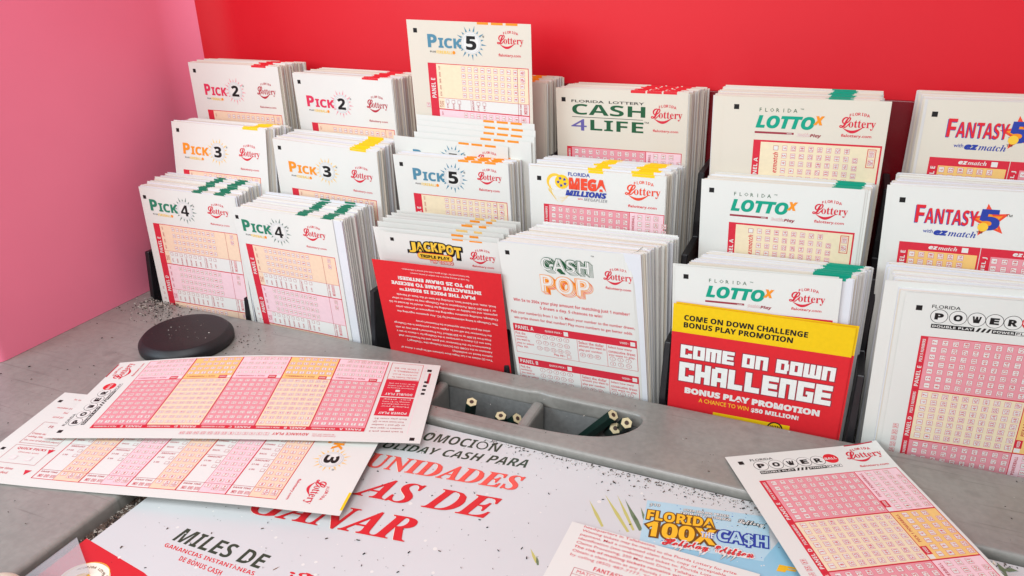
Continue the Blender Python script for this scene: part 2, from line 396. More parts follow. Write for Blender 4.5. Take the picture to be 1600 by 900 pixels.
# the slips sorted by game ---------------------------------------------------
SW, SH = 82.5, 203.2
def slip_pick23(s, digit, ink, sun, arch=0, logo=(10.8, 33.6, 14.6, 22.3, 41.8, 18.4), g=(10.6, 79.0), lot=(60.6, 77.6), npan=2, mark='yellow', mk=((63, 76),), sq=True):
    if sq: square(s, 5.0, 5.9)
    pick_logo(s, digit, logo[0], logo[1], logo[2], logo[3], logo[4], logo[5], ink, sun)
    lottery_logo(s, lot[0], lot[1], 11.4, 14.4, 21.4, 'red' if digit == '3' else 'dark_red', (lot[0] + .8, 28.4, lot[1] - 1.4, 30.3))
    pick_grid(s, int(digit), g[0], g[1], 34.2, 26.6, 14.6 if digit == '3' else 12.6, npan, bar=5.4, du=20.0, step=4.5, first='peach')
    for a, b in mk: s.rect(a, 0, b, 1.3, mark, 1)
def slip_pick4(s, sh=0.0, npan=4):
    square(s, 3.7 + sh * 0.8, 7.5)
    pick_logo(s, '4', 7.2 + sh, 31.6 + sh, 8.6, 17.2, 37.6 + sh, 14.2, 'green', 'slate', 6.2)
    lottery_logo(s, 57.2 + sh * .3, 75.2 + sh * .2, 5.8, 8.4, 15.2, 'red', (58.2 + sh * .2, 20.8, 74.2 + sh * .2, 22.6))
    pick_grid(s, 4, 6.3 + sh, 79.6, 26.8, 31.0, 20.6, npan, bar=5.7, du=17.2 + sh, step=3.85, first='peach', qp=69.0)
    for i, t in enumerate(('11', '12', '13', '14')): s.label(t, 3.6 + sh * .5, 92 - i * 4.4, 1.6, 'dark_red', 2)
def slip_pick5(s, npan=2):
    square(s, 5.6, 6.2)
    pick_logo(s, '5', 13.8, 37.6, 8.0, 15.9, 43.5, 12.2, 'steel', 'steel', 6.2)
    lottery_logo(s, 60.6, 77.6, 4.0, 6.6, 13.0, 'red', (61.3, 17.4, 75.6, 19.6))
    pick_grid(s, 5, 12.4, 80.4, 25.3, 28.6, 21.4, npan, bar=5.9, du=24.6, step=4.35, first='cream', qp=73.0)
    for a, b in ((48, 55.4), (57.2, 64.8), (66.6, 74.2)): s.rect(a, 0, b, 1.3, 'orange', 1)
    s.numbox('14', 10.5, 52, 2.8, 2.4)
def slip_cash4life(s):
    square(s, 5.0, 7.0)
    s.text('FLORIDA  LOTTERY', (10.2, 6.9, 56.4, 8.5), 'black', 2, off=0.012)
    s.text(bold('CASH'), (10.6, 9.4, 57.2, 16.0), 'darkgreen', 2, off=0.0, res=4)
    s.rect(10.4, 17.3, 55.8, 17.6, 'black', 2)
    s.text('4', (9.8, 18.8, 20.0, 26.0), 'violet', 2, off=0.03, res=4)
    s.text(bold('LIFE'), (22.4, 18.9, 56.2, 25.4), 'darkgreen', 2, res=4)
    s.text('™', (56.6, 18.4, 59.4, 19.4), 'black', 2)
    lottery_logo(s, 60.6, 79.4, 7.4, 10.0, 17.2, 'red', (62.0, 22.6, 77.4, 24.6))
    power_grid(s, 36.4, 6.6, 80.0, 58, 10, first='pink', npan=2, void=False)
    for a, b in ((48, 57), (58, 66.8), (67.8, 75.8)): s.rect(a, 0, b, 1.5, 'bright_red', 1)
def power_grid(s, v0, u0, u1, um, ncol, first='pink', npan=5, bar=3.3, period=30.78, nums=7, letters='EDCBA', vmax=999, barcap='PICK 5 NUMBERS', void=True):
    """panels of boxed numbers: the main field of ncol columns and a small field of three on its right"""
    rs = 4.17; step = (um - u0 - bar - 1.0) / ncol
    for k in range(npan):
        a = v0 + period * k
        if a > vmax: break
        alt = (k % 2 == 1)
        s.rect(u0, a, u1, a + period, 'red', 1)
        s.rect(u0 + bar, a + 0.45, um - 0.2, a + period - 0.1, 'cream' if alt else 'pink', 2)
        s.rect(um + 0.2, a + 0.45, u1 - 0.4, a + period - 0.1, 'gold' if alt else 'palepink', 2)
        s.text(bold('PANEL ' + letters[k]), (u0 + .75, a + 17, u0 + bar - .75, a + 29), 'white', 3, 90)
        s.text(bold(barcap), (u0 + 1.0, a + 1.6, u0 + bar - 0.95, a + 14.5), 'white', 3, 90)
        for c in range(ncol):
            for r in range(7):
                n = (7 - r) + 7 * c
                t = str(n) if n < 70 else 'QP'
                s.numbox(t, u0 + bar + 0.8 + step * (c + 0.5), a + 2.85 + rs * r, 3.1, 2.75)
        wsub = u1 - um
        if wsub > 16:
            s.text(bold('PICK 1 POWERBALL'), (um + 1.5, a + 2.0, um + 3.0, a + 20), 'dark_red', 3, 90)
            if void:
                s.rect(um, a + 22.6, um + 3.2, a + 27.6, 'red', 3); s.text(bold('VOID'), (um + .9, a + 23.2, um + 2.3, a + 27.0), 'white', 4, 90)
                s.rect(um + .3, a + 27.7, um + 2.9, a + 30.2, 'white', 3)
            for c in range(4):
                for r in range(7):
                    n = (7 - r) + 7 * c
                    if c == 3 and r < 1: continue
                    t = str(n) if n < 27 else 'QP'
                    s.numbox(t, um + 6.2 + 4.75 * c, a + 2.85 + rs * r, 3.1, 2.75)
        s.rect(u0, a + period - 0.25, u1, a + period + 0.25, 'red', 4)
def power_header(s, du=0.0, dv=0.0, mark=True):
    U = lambda x: x + du
    square(s, U(6.1), 6.2 + dv)
    s.text('FLORIDA', (U(11.4), 3.9 + dv, U(23.4), 5.7 + dv), 'black', 2, off=0.008)
    for ch, x in zip('POWER', (15.1, 23.0, 30.7, 38.0, 45.4)):
        s.disc(U(x), 9.9 + dv, 3.75, 'black', 1, 28); s.disc(U(x), 9.9 + dv, 3.5, 'white', 2, 28)
        s.text(bold(ch), (U(x) - 1.9, 8.2 + dv, U(x) + 1.9, 11.7 + dv), 'black', 3, off=0.035)
    s.disc(U(52.6), 9.3 + dv, 3.8, 'bright_red', 1, 28); s.text(bold('BALL'), (U(49.4), 8.4 + dv, U(55.6), 10.3 + dv), 'white', 3)
    s.rect(U(12.4), 14.2 + dv, U(30.6), 16.4 + dv, 'black', 1); s.text(bold('DOUBLE PLAY'), (U(13.0), 14.7 + dv, U(30.0), 15.9 + dv), 'white', 2)
    for i in range(3):
        x = U(31.2 + 2.1 * i); s.poly([(x, 16.4 + dv), (x + 1.1, 16.4 + dv), (x + 2.2, 14.2 + dv), (x + 1.1, 14.2 + dv)], 'black', 1)
    s.rect(U(37.8), 14.3 + dv, U(55.3), 16.5 + dv, 'black', 1); s.rect(U(47.2), 14.5 + dv, U(55.1), 16.3 + dv, 'white', 2)
    s.text(bold('POWER'), (U(38.4), 14.8 + dv, U(46.8), 16.0 + dv), 'white', 3); s.text(bold('PLAY'), (U(47.6), 14.8 + dv, U(54.7), 16.0 + dv), 'black', 3)
    lottery_logo(s, U(60.8), U(80.0), 3.0 + dv, 5.4 + dv, 12.6 + dv, 'red', (U(63.6), 17.0 + dv, U(78.8), 19.0 + dv))
    if mark: s.rect(64.5, 0, 80, 0.9, 'dark_red', 1)
def slip_power(s, du=0.0, dv=0.0, npan=5, foot=True):
    power_header(s, du, dv)
    power_grid(s, 21.3 + dv, 9.0 + du, 80.9 + du, 58.2 + du, 10, npan=npan)
    for i, t in enumerate(('39', '35', '30', '25', '20', '15', '10', '8', '6', '5', '4', '3', '2')):
        v = 76 + dv + 3.9 * i
        if v < 21 + 30.78 * npan + 30: s.numbox(t, 4.9 + du, v, 2.9, 2.5)
    if not foot: return
    s.text(bold('ADVANCE PLAY'), (4.0, 126, 6.3, 146), 'red', 2, 90)
    s.text('Consecutive draws for', (3.2, 148, 4.4, 161), 'red', 2, 90); s.text('30 months (52 wks)', (5.0, 148, 6.2, 160), 'red', 2, 90)
    for i, t in enumerate(('In each panel, pick 5', 'numbers in upper area', 'or QP and 1 number', 'from lower area or QP.', 'Each play costs $2.')):
        s.text(t, (9.0 + 3 * i, 178.0, 10.7 + 3 * i, 196.5 - (i % 2)), 'dark_red', 2, 90)
    for u, t, sub in ((24.6, 'POWER PLAY', ('Multiply your', 'non-jackpot', 'winnings for $1 more', 'per play')), (43.8, 'DOUBLE PLAY', ('Additional drawing to', 'win up to $10 million', 'for $1 more per play'))):
        s.rect(u, 177.4, u + 18.3, 197.2, 'red', 1); s.text(bold(t), (u + 1.6, 179.5, u + 3.9, 195.5), 'white', 2, 90)
        s.rect(u + 5.2, 185, u + 7.4, 187.6, 'white', 2)
        for i, x in enumerate(sub): s.text(x, (u + 8.6 + 2.4 * i, 179.5, u + 10.1 + 2.4 * i, 195.5), 'white', 2, 90)
    s.frame(62.6, 177.4, 80.8, 197.2, 0.3, 'red', 1)
    for i, x in enumerate(('includes Combo 5x', 'cost PLAY for $5 each', 'POWERBALL is', '1 PICK for $2')): s.text(x, (64 + 3.4 * i, 180.0, 65.6 + 3.4 * i, 195.0), 'red', 2, 90)
    s.rect(8.0, 199.0, 81, 199.25, 'palepink', 1)
    square(s, 3.5, 202.6); square(s, 75.0, 201.6); square(s, 61.6, 201.4, 2.2)
    for i in range(3): square(s, 57.2 - 4.3 * i, 201.4, 2.2)
    s.rect(60, SH - 1.6, 72, SH, 'dark_red', 1)
def slip_mega(s):
    square(s, 6.2, 7.1)
    for r, m, L in ((5.3, 'firegold', 1), (4.6, 'white', 2)):
        s.disc(16.2 - (r < 5) * -0.9, 8.6 + (r < 5) * 0.9, r, m, L, 24)
    for i in range(4):       # comet tail strokes
        a0 = 2.6 + 0.14 * i
        pts = [(19.5 + (9.2 - i * .9) * math.cos(a0 - 0.11 * j * 2.2), 9.0 + (9.0 + i) * math.sin(a0 - 0.11 * j * 2.2)) for j in range(8)]
        for p, q in zip(pts, pts[1:]): s.poly([p, q, (q[0] + .35, q[1] + .1), (p[0] + .35, p[1] + .1)], 'yellow', 3)
    s.disc(20.6, 8.2, 4.4, 'firegold', 4, 24); s.disc(20.4, 8.0, 3.9, 'yellow', 5, 24)
    for i in range(5):
        a = 1.2566 * i + 0.5; star(s, 20.6 + 2.3 * math.cos(a), 8.2 + 2.3 * math.sin(a), 1.35, 'blue', 6)
    s.text('FLORIDA', (24.6, 1.9, 38.0, 4.2), 'blue', 3, off=0.02)
    s.text(bold('MEGA'), (25.0, 5.0, 48.0, 12.4), 'orange_red', 7, off=0.05, res=3)
    s.text(bital('MILLIONS'), (22.8, 12.9, 48.2, 16.4), 'blue', 8, off=0.04, res=3)
    s.text(bold('WITH'), (30.5, 17.6, 33.5, 18.4), 'red', 3); s.text(bital('MEGAPLIER'), (34.2, 17.0, 48.6, 18.9), 'grey', 3)
    lottery_logo(s, 59.0, 79.6, 3.6, 6.2, 13.8, 'orange_red', (61.0, 18.4, 77.8, 20.6), 'bright_red')
    power_grid(s, 23.0, 8.7, 83.0 - .6, 62, 11, npan=2, barcap='PICK 5 NUMBERS', void=False)
    for a, b in ((37, 46), (63, 76)): s.rect(a, 0, b, 1.5, 'yellow', 1)
def star(s, u, v, r, m, L, n=5, inner=0.42, rot=-1.5708, squash=1.0):
    pts = []
    for i in range(2 * n):
        a = rot + 3.14159 * i / n; q = r if i % 2 == 0 else r * inner; pts.append((u + q * math.cos(a), v + q * math.sin(a) * squash))
    b = len(s.V); s.add([(u, v)] + pts, [(0, 1 + (i + 1) % (2 * n), 1 + i) for i in range(2 * n)], m, L)
def lotto_header(s, du=0.0, dv=0.0, squares=1):
    square(s, 5.7 + du, 6.0 + dv)
    U = lambda x: x + du
    for i, ch in enumerate('FLORIDA'): s.label(ch, U(18.4 + 2.95 * i), 7.1 + dv, 2.15, 'darkgreen', 2, 0, off=0.0)
    s.text('™', (U(38.6), 5.8 + dv, U(40.2), 6.4 + dv), 'darkgreen', 2)
    s.text(bital('LOTTO'), (U(16.4), 10.0 + dv, U(46.4), 17.0 + dv), 'teal', 2, off=0.03, res=4)
    s.text(bital('X'), (U(45.6), 9.4 + dv, U(51.0), 14.2 + dv), 'orange', 3, off=0.04)
    s.rect(U(16.2), 18.9 + dv, U(36.4), 20.0 + dv, 'maroon', 1); s.text(bold('with'), (U(32.8), 19.1 + dv, U(35.4), 19.8 + dv), 'white', 2)
    s.text(bital('Double'), (U(38.2), 18.9 + dv, U(44.4), 20.7 + dv), 'red', 2, out=0.03); s.text(bital('Double'), (U(38.2), 18.9 + dv, U(44.4), 20.7 + dv), 'white', 3)
    s.text(bital('Play'), (U(44.6), 19.0 + dv, U(50.2), 21.2 + dv), 'maroon', 3, off=0.02)
    lottery_logo(s, U(58.4), U(75.6), 6.6 + dv, 9.2 + dv, 16.0 + dv, 'red', (U(59.8), 18.2 + dv, U(74.4), 20.2 + dv))
def slip_lotto(s, du=0.0, dv=0.0):
    lotto_header(s, du, dv)
    u0 = 16.0 + du; v0 = 23.6 + dv
    for k in range(3):
        a = v0 + 33 * k
        s.rect(u0, a, 80.2 + du, a + 33, 'red', 1); s.rect(u0 + 3.9, a + 1.0, 79.4 + du, a + 32.6, 'cream', 2)
        s.check(28.0 + du, a + 4.0, 2.6); s.text(bital('ezmatch'), (26.8 + du, a + 6.4, 29.4 + du, a + 18), 'red', 3, 90)
        for c in range(9):
            for r in range(6):
                n = 6 * c + 6 - r
                if n <= 53: s.numbox(str(n), 32.6 + 4.45 * c + du, a + 3.9 + 4.2 * r + (0.5 if c > 7 else 0), 2.9, 2.5)
        s.frame(73.6 + du, a + 2.0, 77.8 + du, a + 12.0, 0.35, 'red', 3)
        s.numbox('VOID', 75.7 + du, a + 4.6, 3.4, 2.5); s.numbox('QP', 75.7 + du, a + 9.2, 3.2, 2.5)
        s.text(bold('PANEL ' + 'ABC'[k]), (u0 + .9, a + 10, u0 + 3.0, a + 24), 'white', 3, 90)
def slip_fantasy(s, du=0.0):
    square(s, 4.9 + du, 7.4)
    U = lambda x: x + du
    star(s, U(43.6), 15.3, 8.9, 'orange_red', 1, 5, 0.44, -1.75); star(s, U(43.6), 15.3, 6.0, 'orange', 2, 5, 0.46, -1.75)
    s.text(bold('F'), (U(11.7), 9.2, U(15.8), 18.6), 'blue', 3, res=3, shift=(-.3, .35)); s.text(bold('ANTASY'), (U(16.1), 10.6, U(38.8), 18.6), 'blue', 3, res=3, shift=(-.3, .35))
    s.text(bold('F'), (U(11.7), 9.2, U(15.8), 18.6), 'bright_red', 4, off=0.0, res=3)
    s.text(bold('ANTASY'), (U(16.1), 10.6, U(38.8), 18.6), 'bright_red', 4, res=3)
    s.text(bold('5'), (U(39.2), 9.4, U(48.0), 20.2), 'blue', 5, off=0.02, res=4)
    s.disc(U(41.4), 18.6, 2.3, 'firegold', 6, 16)
    s.text('™', (U(50.0), 11.4, U(52.6), 12.6), 'black', 2)
    s.text('with', (U(16.0), 21.8, U(20.4), 23.8), 'blue', 2, off=0.01); s.text(bital('ez'), (U(20.8), 22.0, U(27.0), 24.8), 'blue', 2, off=0.05); s.text(serif('match'), (U(27.2), 21.4, U(39.2), 24.8), 'blue', 2, off=0.01)
    s.text('™', (U(39.0), 21.0, U(41.6), 22.2), 'black', 2)
    for k in range(2):
        for j in range(2):
            a = 29.6 + 30 * k; u0 = U(6.2 + 36.4 * j)
            s.rect(u0, a, u0 + 36.1, a + 30, 'red', 1)
            s.rect(u0 + 4.6, a + 4.3, u0 + 35.2, a + 29.4, 'gold' if (j == 0) else 'pink', 2)
            s.text(bital('ez'), (u0 + 13.5, a + 1.2, u0 + 17.6, a + 3.0), 'white', 3, off=0.03); s.text(serif('match'), (u0 + 17.8, a + 0.8, u0 + 26.2, a + 3.0), 'white', 3)
            s.rect(u0 + 28.2, a + .8, u0 + 31.0, a + 3.4, 'white', 3)
            s.text(bold('PANEL ' + ('EJ' if k == 0 else 'DI')[j]), (u0 + 1.2, a + 4.8, u0 + 3.4, a + 18), 'white', 3, 90)
            for c in range(6):
                for r in range(6):
                    n = 6 * c + 6 - r
                    s.numbox(str(n), u0 + 6.4 + 4.35 * c, a + 6.4 + 4.0 * r, 3.0, 2.7)
            s.text(bold('VOID'), (u0 + 31.8, a + 14, u0 + 33.4, a + 18), 'dark_red', 3, 90); s.rect(u0 + 31.4, a + 19, u0 + 33.8, a + 21.6, 'white', 3)
def slip_cashpop(s):
    square(s, 5.5, 6.5)
    for t, box, cols in (('CASH', (26.2, 7.0, 54.8, 15.0), ('darkgreen', 'palegrey')), ('POP', (24.6, 18.6, 54.0, 29.8), ('orange', 'palegrey'))):
        ink = cols[0]
        for k in (3, 2, 1, 0):
            sh = (0.62 * k, 0.62 * k)
            s.text(bold(t), box, ink if k != 2 or t == 'CASH' else 'orange_red', 2 + (3 - k) * 2, off=0.03, out=0.022, res=4, shift=sh)
            s.text(bold(t), box, 'white', 3 + (3 - k) * 2, off=0.012, res=4, shift=sh)
        s.text(bold(t), box, ink, 10, off=-0.012, res=4); s.text(bold(t), box, 'white', 11, off=-0.026, res=4)
    s.text('™', (56.2, 2.9, 58.0, 3.7), 'black', 2)
    lottery_logo(s, 62.6, 79.2, 9.0, 11.4, 18.2, 'red', (63.4, 21.4, 78.0, 23.6))
    s.text(bold('Win 5x to 250x your play amount for matching just 1 number!'), (5.0, 37.0, 76.4, 39.8), 'red', 2)
    s.text(bold('5 draws a day, 5 chances to win!'), (21.6, 40.9, 60.2, 43.6), 'red', 2)
    s.text('Pick your number(s) from 1 to 15. Match your number to the number drawn,', (2.2, 46.0, 79.0, 48.6), 'red', 2, off=0.01)
    s.text('win prize shown for that number! Play more numbers to get better odds.', (3.6, 49.9, 77.6, 52.5), 'red', 2, off=0.01)
    for k, pn in enumerate('ABCD'):
        a = 55.6 + 25.6 * k; b = a + 21.6
        s.rect(2.0, a, 79.6, b, 'red', 1); s.rect(2.25, a + 5.3, 79.35, b - .25, 'white', 2)
        s.text(bold('PANEL ' + pn), (3.4, a + 1.2, 15.5, a + 3.8), 'white', 3)
        s.text(bold('QUICK PICK ▸'), (23.0, a + 1.9, 34.0, a + 3.5), 'white', 3); s.rect(35.0, a + 1.2, 37.8, a + 4.2, 'white', 3)
        s.text(bold('VOID ▸'), (69.5, a + 2.0, 75.2, a + 3.4), 'white', 3); s.rect(75.8, a + 1.3, 78.6, a + 4.1, 'white', 3)
        for i, t in enumerate(('Pick the', 'number(s)', 'you want to', 'play or select', 'Play All.')): s.text(t, (3.0, a + 6.0 + 2.5 * i, 3.0 + len(t) * .82, a + 7.9 + 2.5 * i), 'red', 3, off=0.01)
        for n in range(15):
            u = 18.0 + 4.55 * (n % 5); v = a + 7.3 + 4.4 * (n // 5)
            s.disc(u, v, 1.85, 'dark_red', 3, 12, 1.55); s.disc(u, v, 1.65, 'white', 4, 12, 1.35); s.label(str(n + 1), u, v, 1.5, 'red', 5, 0)
        s.text('Play All ▸', (27.2, a + 18.3, 34.6, a + 20.4), 'red', 3, off=0.01); s.frame(35.6, a + 18.0, 38.2, a + 20.6, .2, 'red', 3)
        for u in (43.0, 61.2): s.rect(u, a + 5.3, u + .22, b, 'red', 3)
        for i, t in enumerate(('Select the dollar', 'amount you want to', 'play per number.')): s.text(t, (44.0, a + 6.0 + 2.7 * i, 44.0 + len(t) * .92, a + 8.1 + 2.7 * i), 'red', 3, off=0.01)
        for i, t in enumerate(('$1', '$2', '$5')): u = 46.0 + 4.6 * i; s.disc(u, a + 16.0, 1.9, 'dark_red', 3, 12, 1.6); s.disc(u, a + 16.0, 1.7, 'white', 4, 12, 1.4); s.label(t, u, a + 16.0, 1.4, 'red', 5, 0)
        for i, t in enumerate(('Select how many', 'consecutive draws', 'you want to play.')): s.text(t, (62.2, a + 6.2 + 2.7 * i, 62.2 + len(t) * .95, a + 8.3 + 2.7 * i), 'red', 3, off=0.01)
        for i, t in enumerate(('1', '2', '3', '4', '5', '10')): u = 64.5 + 4.8 * (i % 3); v = a + 15.2 + 3.7 * (i // 3); s.disc(u, v, 1.8, 'dark_red', 3, 12, 1.5); s.disc(u, v, 1.6, 'white', 4, 12, 1.3); s.label(t, u, v, 1.4, 'red', 5, 0)
def slip_jackpot(s, U0=0.0, V0=0.0):
    U = lambda x: x - U0
    Vv = lambda y: y - V0
    square(s, U(14.8), Vv(-14.9), 2.4)
    for i, ch in enumerate('JACKPOT'):
        x = U(25.6 + 4.95 * i); t = (i - 3) / 3; y = Vv(-15.4) + 1.6 * t * t - (0.6 if i == 0 else 0)
        box = (x, y, x + 4.6, y + 6.4 + (0.9 if i in (0, 6) else 0))
        s.text(bold(ch), box, 'black', 2, out=0.12, shift=(0.2, 0.7)); s.text(bold(ch), box, 'black', 3, out=0.09); s.text(bold(ch), box, 'firegold', 4, off=0.03)
        if ch not in 'JT': s.rect(x + 1.2, y + 3.4, x + 3.6, y + 3.8, 'brown', 5)
    x0, x1, y0, y1 = U(31.2), U(53.0), Vv(-7.4), Vv(-3.4)
    for d, m, L in ((0.35, 'orange_red', 6), (0, 'firegold', 7)):
        s.rect(x0 + 1.5, y0 - d, x1 - 1.5, y1 + d, m, L)
        s.disc(x0 + 1.5, (y0 + y1) / 2, (y1 - y0) / 2 + d, m, L, 16); s.disc(x1 - 1.5, (y0 + y1) / 2, (y1 - y0) / 2 + d, m, L, 16)
    s.text(bold('TRIPLE PLAY'), (x0 + 1.2, y0 + 1.0, x1 - 1.2, y1 - 0.9), 'black', 9, off=0.03)
    s.text(bold('with COMBO'), (U(38.6), Vv(-3.3), U(53.6), Vv(-1.2)), 'orange_red', 9, out=0.12); s.text(bold('with COMBO'), (U(38.6), Vv(-3.3), U(53.6), Vv(-1.2)), 'white', 10)
    lottery_logo(s, U(65.0), U(81.4), Vv(-14.6), Vv(-12.2), Vv(-5.6), 'red', (U(66.0), Vv(-3.0), U(79.8), Vv(-1.0)))
    for a, b in ((55, 62), (66, 74)): s.rect(U(a), 0, U(b), 1.0, 'orange', 1)
def red_flyer(s):
    T = lambda t, u0, u1, v, h, b=False, off=0.012: s.text(bold(t) if b else t, (u0, v - h / 2, u1, v + h / 2), 'white', 1, 180, off=off)
    T('See lottery.com for official game rules and winner’s information.', 19.6, 64.2, 4.6, 1.5, off=0.0)
    T('The odds of winning depend on the number of entries received.', 25.1, 64.0, 7.0, 1.5, off=0.0)
    T('UP TO 25 DRAW ENTRIES!', 15.9, 65.9, 11.6, 2.6, True, 0.04)
    T('INTERACTIVE GAME TO RECEIVE', 10.8, 70.7, 15.6, 2.6, True, 0.04)
    T('PLAY THE PRICE IS RIGHT™', 15.6, 66.3, 19.8, 2.6, True, 0.04)
    for t, a, b, v in (('local, state, and federal laws, including the laws of the State of Nevada', 12.8, 79, 24.2), ('or 1-800-201-0108. Participation in the Challenge may be subject to other', 8.9, 78.7, 27.3),
        ('payments, and tax liability or withholding for Prizes, should be directed to SG', 6.5, 79.4, 30.4), ('Challenge, including questions regarding the assignment of process, prize', 10.6, 79.6, 33.8), ('The Challenge is being administered by SG. Any questions regarding the', 10.9, 79.2, 37.4),
        ('unless the guest has been appointed as the Prizewinner’s proxy', 22.9, 73.4, 43.6), ('the Prizewinner but will not be eligible to be a participant in the Challenge', 6.9, 74.2, 47.0), ('Prize from $1,000 up to $50 Million! The Prizewinner’s guest may sit with', 7.4, 73.3, 50.5),
        ('have one (1) chance to participate in the Challenge for a chance to win a', 7.6, 72.9, 53.8), ('theater/venue for the Prizewinner and guest, and the Prizewinner shall', 8.5, 72.6, 57.2), ('Admission to the COME ON DOWN Challenge (the “Challenge”)', 13.9, 73.3, 60.4), ('options based on availability)', 45.6, 73, 63.8), ('Two (2) tickets to a Las Vegas show (winners will be given a choice of', 8.5, 72.7, 67)):
        T(t, a, b, v, 2.0)
# heavy block lettering of the promo flyer: each letter as bars on a 10 x 10 field
BLK = {'C': [(0, 0, 4, 10), (4, 0, 10, 2.6), (4, 7.4, 10, 10), (6.6, 2.6, 10, 3.6), (6.6, 6.4, 10, 7.4)], 'O': [(0, 0, 3.8, 10), (6.2, 0, 10, 10), (3.8, 0, 6.2, 2.6), (3.8, 7.4, 6.2, 10)],
 'M': [(0, 0, 2.8, 10), (3.6, 2.4, 6.4, 10), (7.2, 0, 10, 10), (2.8, 0, 7.2, 2.4)], 'E': [(0, 0, 4, 10), (4, 0, 10, 2.5), (4, 3.8, 9.4, 6.2), (4, 7.5, 10, 10)], 'N': [(0, 0, 3.8, 10), (6.2, 0, 10, 10), (3.8, 0, 6.2, 2.6)],
 'D': [(0, 0, 3.8, 10), (3.8, 0, 9, 2.6), (3.8, 7.4, 9, 10), (6.4, 2.6, 10, 7.4)], 'W': [(0, 0, 2.8, 10), (3.6, 0, 6.4, 7.6), (7.2, 0, 10, 10), (2.8, 7.6, 7.2, 10)], 'H': [(0, 0, 3.8, 10), (6.2, 0, 10, 10), (3.8, 3.6, 6.2, 6.4)],
 'A': [(0, 1, 3.8, 10), (6.2, 0, 10, 10), (2, 0, 6.2, 2.6), (3.8, 5.4, 6.2, 7.4)], 'L': [(0, 0, 4, 10), (4, 7.3, 9.4, 10)], 'G': [(0, 0, 3.8, 10), (3.8, 0, 10, 2.6), (3.8, 7.4, 6.6, 10), (6.6, 4.6, 10, 10), (5.4, 4.6, 6.6, 6.2)]}
def block_text(s, t, u0, v0, u1, v1, ink='silver', rim='maroon', L=2):
    widths = [{' ': 0.5, 'M': 1.3, 'W': 1.35}.get(ch, 1.0) for ch in t]
    tot = sum(widths) + 0.09 * (len(t) - 1); k = (u1 - u0) / tot; x = u0
    for ch, wd in zip(t, widths):
        if ch != ' ':
            for a, b, c, d in BLK[ch]:
                q = (x + a / 10 * wd * k, v0 + b / 10 * (v1 - v0), x + c / 10 * wd * k, v0 + d / 10 * (v1 - v0))
                s.rect(q[0] - .55, q[1] - .5, q[2] + .55, q[3] + .6, rim, L)
                s.rect(*q, ink, L + 2)
        x += (wd + 0.09) * k
def promo_flyer(s):
    s.rect(0, 0, s.W, 17.4, 'flyer_yellow', 1)
    s.text(bold('COME ON DOWN CHALLENGE'), (6.2, 6.2, 70.0, 9.6), 'black', 2, off=0.02); s.text(bold('BONUS PLAY PROMOTION'), (6.2, 10.7, 63.1, 14.1), 'black', 2, off=0.02)
    block_text(s, 'COME ON DOWN', 5.5, 25.0, 86.0, 33.3); block_text(s, 'CHALLENGE', 5.4, 36.2, 86.0, 48.7)
    s.text(bold('BONUS PLAY PROMOTION'), (9.2, 52.6, 81.6, 56.6), 'white', 2, off=0.05)
    s.text('A CHANCE TO WIN', (17.5, 58.4, 45.0, 61.2), 'ticketgold', 2, off=0.01); s.text(bold('$50 MILLION!'), (46.4, 58.6, 71.5, 61.8), 'white', 2, off=0.03)
    s.rect(26, 66.2, 67.6, 90, 'flyer_yellow', 1); s.disc(60, 69.5, 4.2, 'black', 2, 20); s.disc(60, 69.5, 3.4, 'flyer_yellow', 3, 20); s.text(bold('WIN'), (57.2, 67.6, 62.8, 70), 'black', 4)
def slip_pick3_loose(s):
    slip_pick23(s, '3', 'orange', 'gold', logo=(10.8, 34.0, 15.4, 23.4, 42.3, 19.6), g=(10.6, 76.5), lot=(59.0, 77.0), npan=5, mk=((66, 79),))
    v = 35.5
    s.frame(30, 173, 50, 196, .25, 'dark_red', 1); s.text(bold('FIREBALL'), (33, 177, 35, 190), 'dark_red', 2, 90)
    for i, t in enumerate(('Creates more combinations', 'adding FIREBALL doubles', 'the cost of all panels played')): s.text(t, (40 + 3.2 * i, 174, 41.8 + 3.2 * i, 195), 'red', 2, 90)
    s.frame(51.5, 173, 67, 196, .25, 'dark_red', 1); s.text(bold('QUICK PICKS'), (53.4, 176, 55.6, 193), 'red', 2, 90); s.text('(2nd play area)', (57, 178, 58.2, 190), 'red', 2, 90)
    for q in (180, 189): s.check(62.4, q, 3.4, 'palepink')
    for i, t in enumerate(('In each panel,', 'pick one', 'number per column.', 'Select type', 'and play time.')): s.text(t, (5.5 + 4.6 * i, 180, 7.6 + 4.6 * i, 180 + len(t) * 1.05), 'red', 2, 90)
    for i, t in enumerate(('Select draw time', 'if needed.')): s.text(t, (70 + 3.4 * i, 182, 71.9 + 3.4 * i, 182 + len(t) * 1.1), 'red', 2, 90)
    for u in (53.5, 71): s.poly([(u, 171), (u + 4, 173), (u, 175)], 'red', 2)
    square(s, 9.2, 202, 2.4); square(s, 56, 200.5, 2.2)

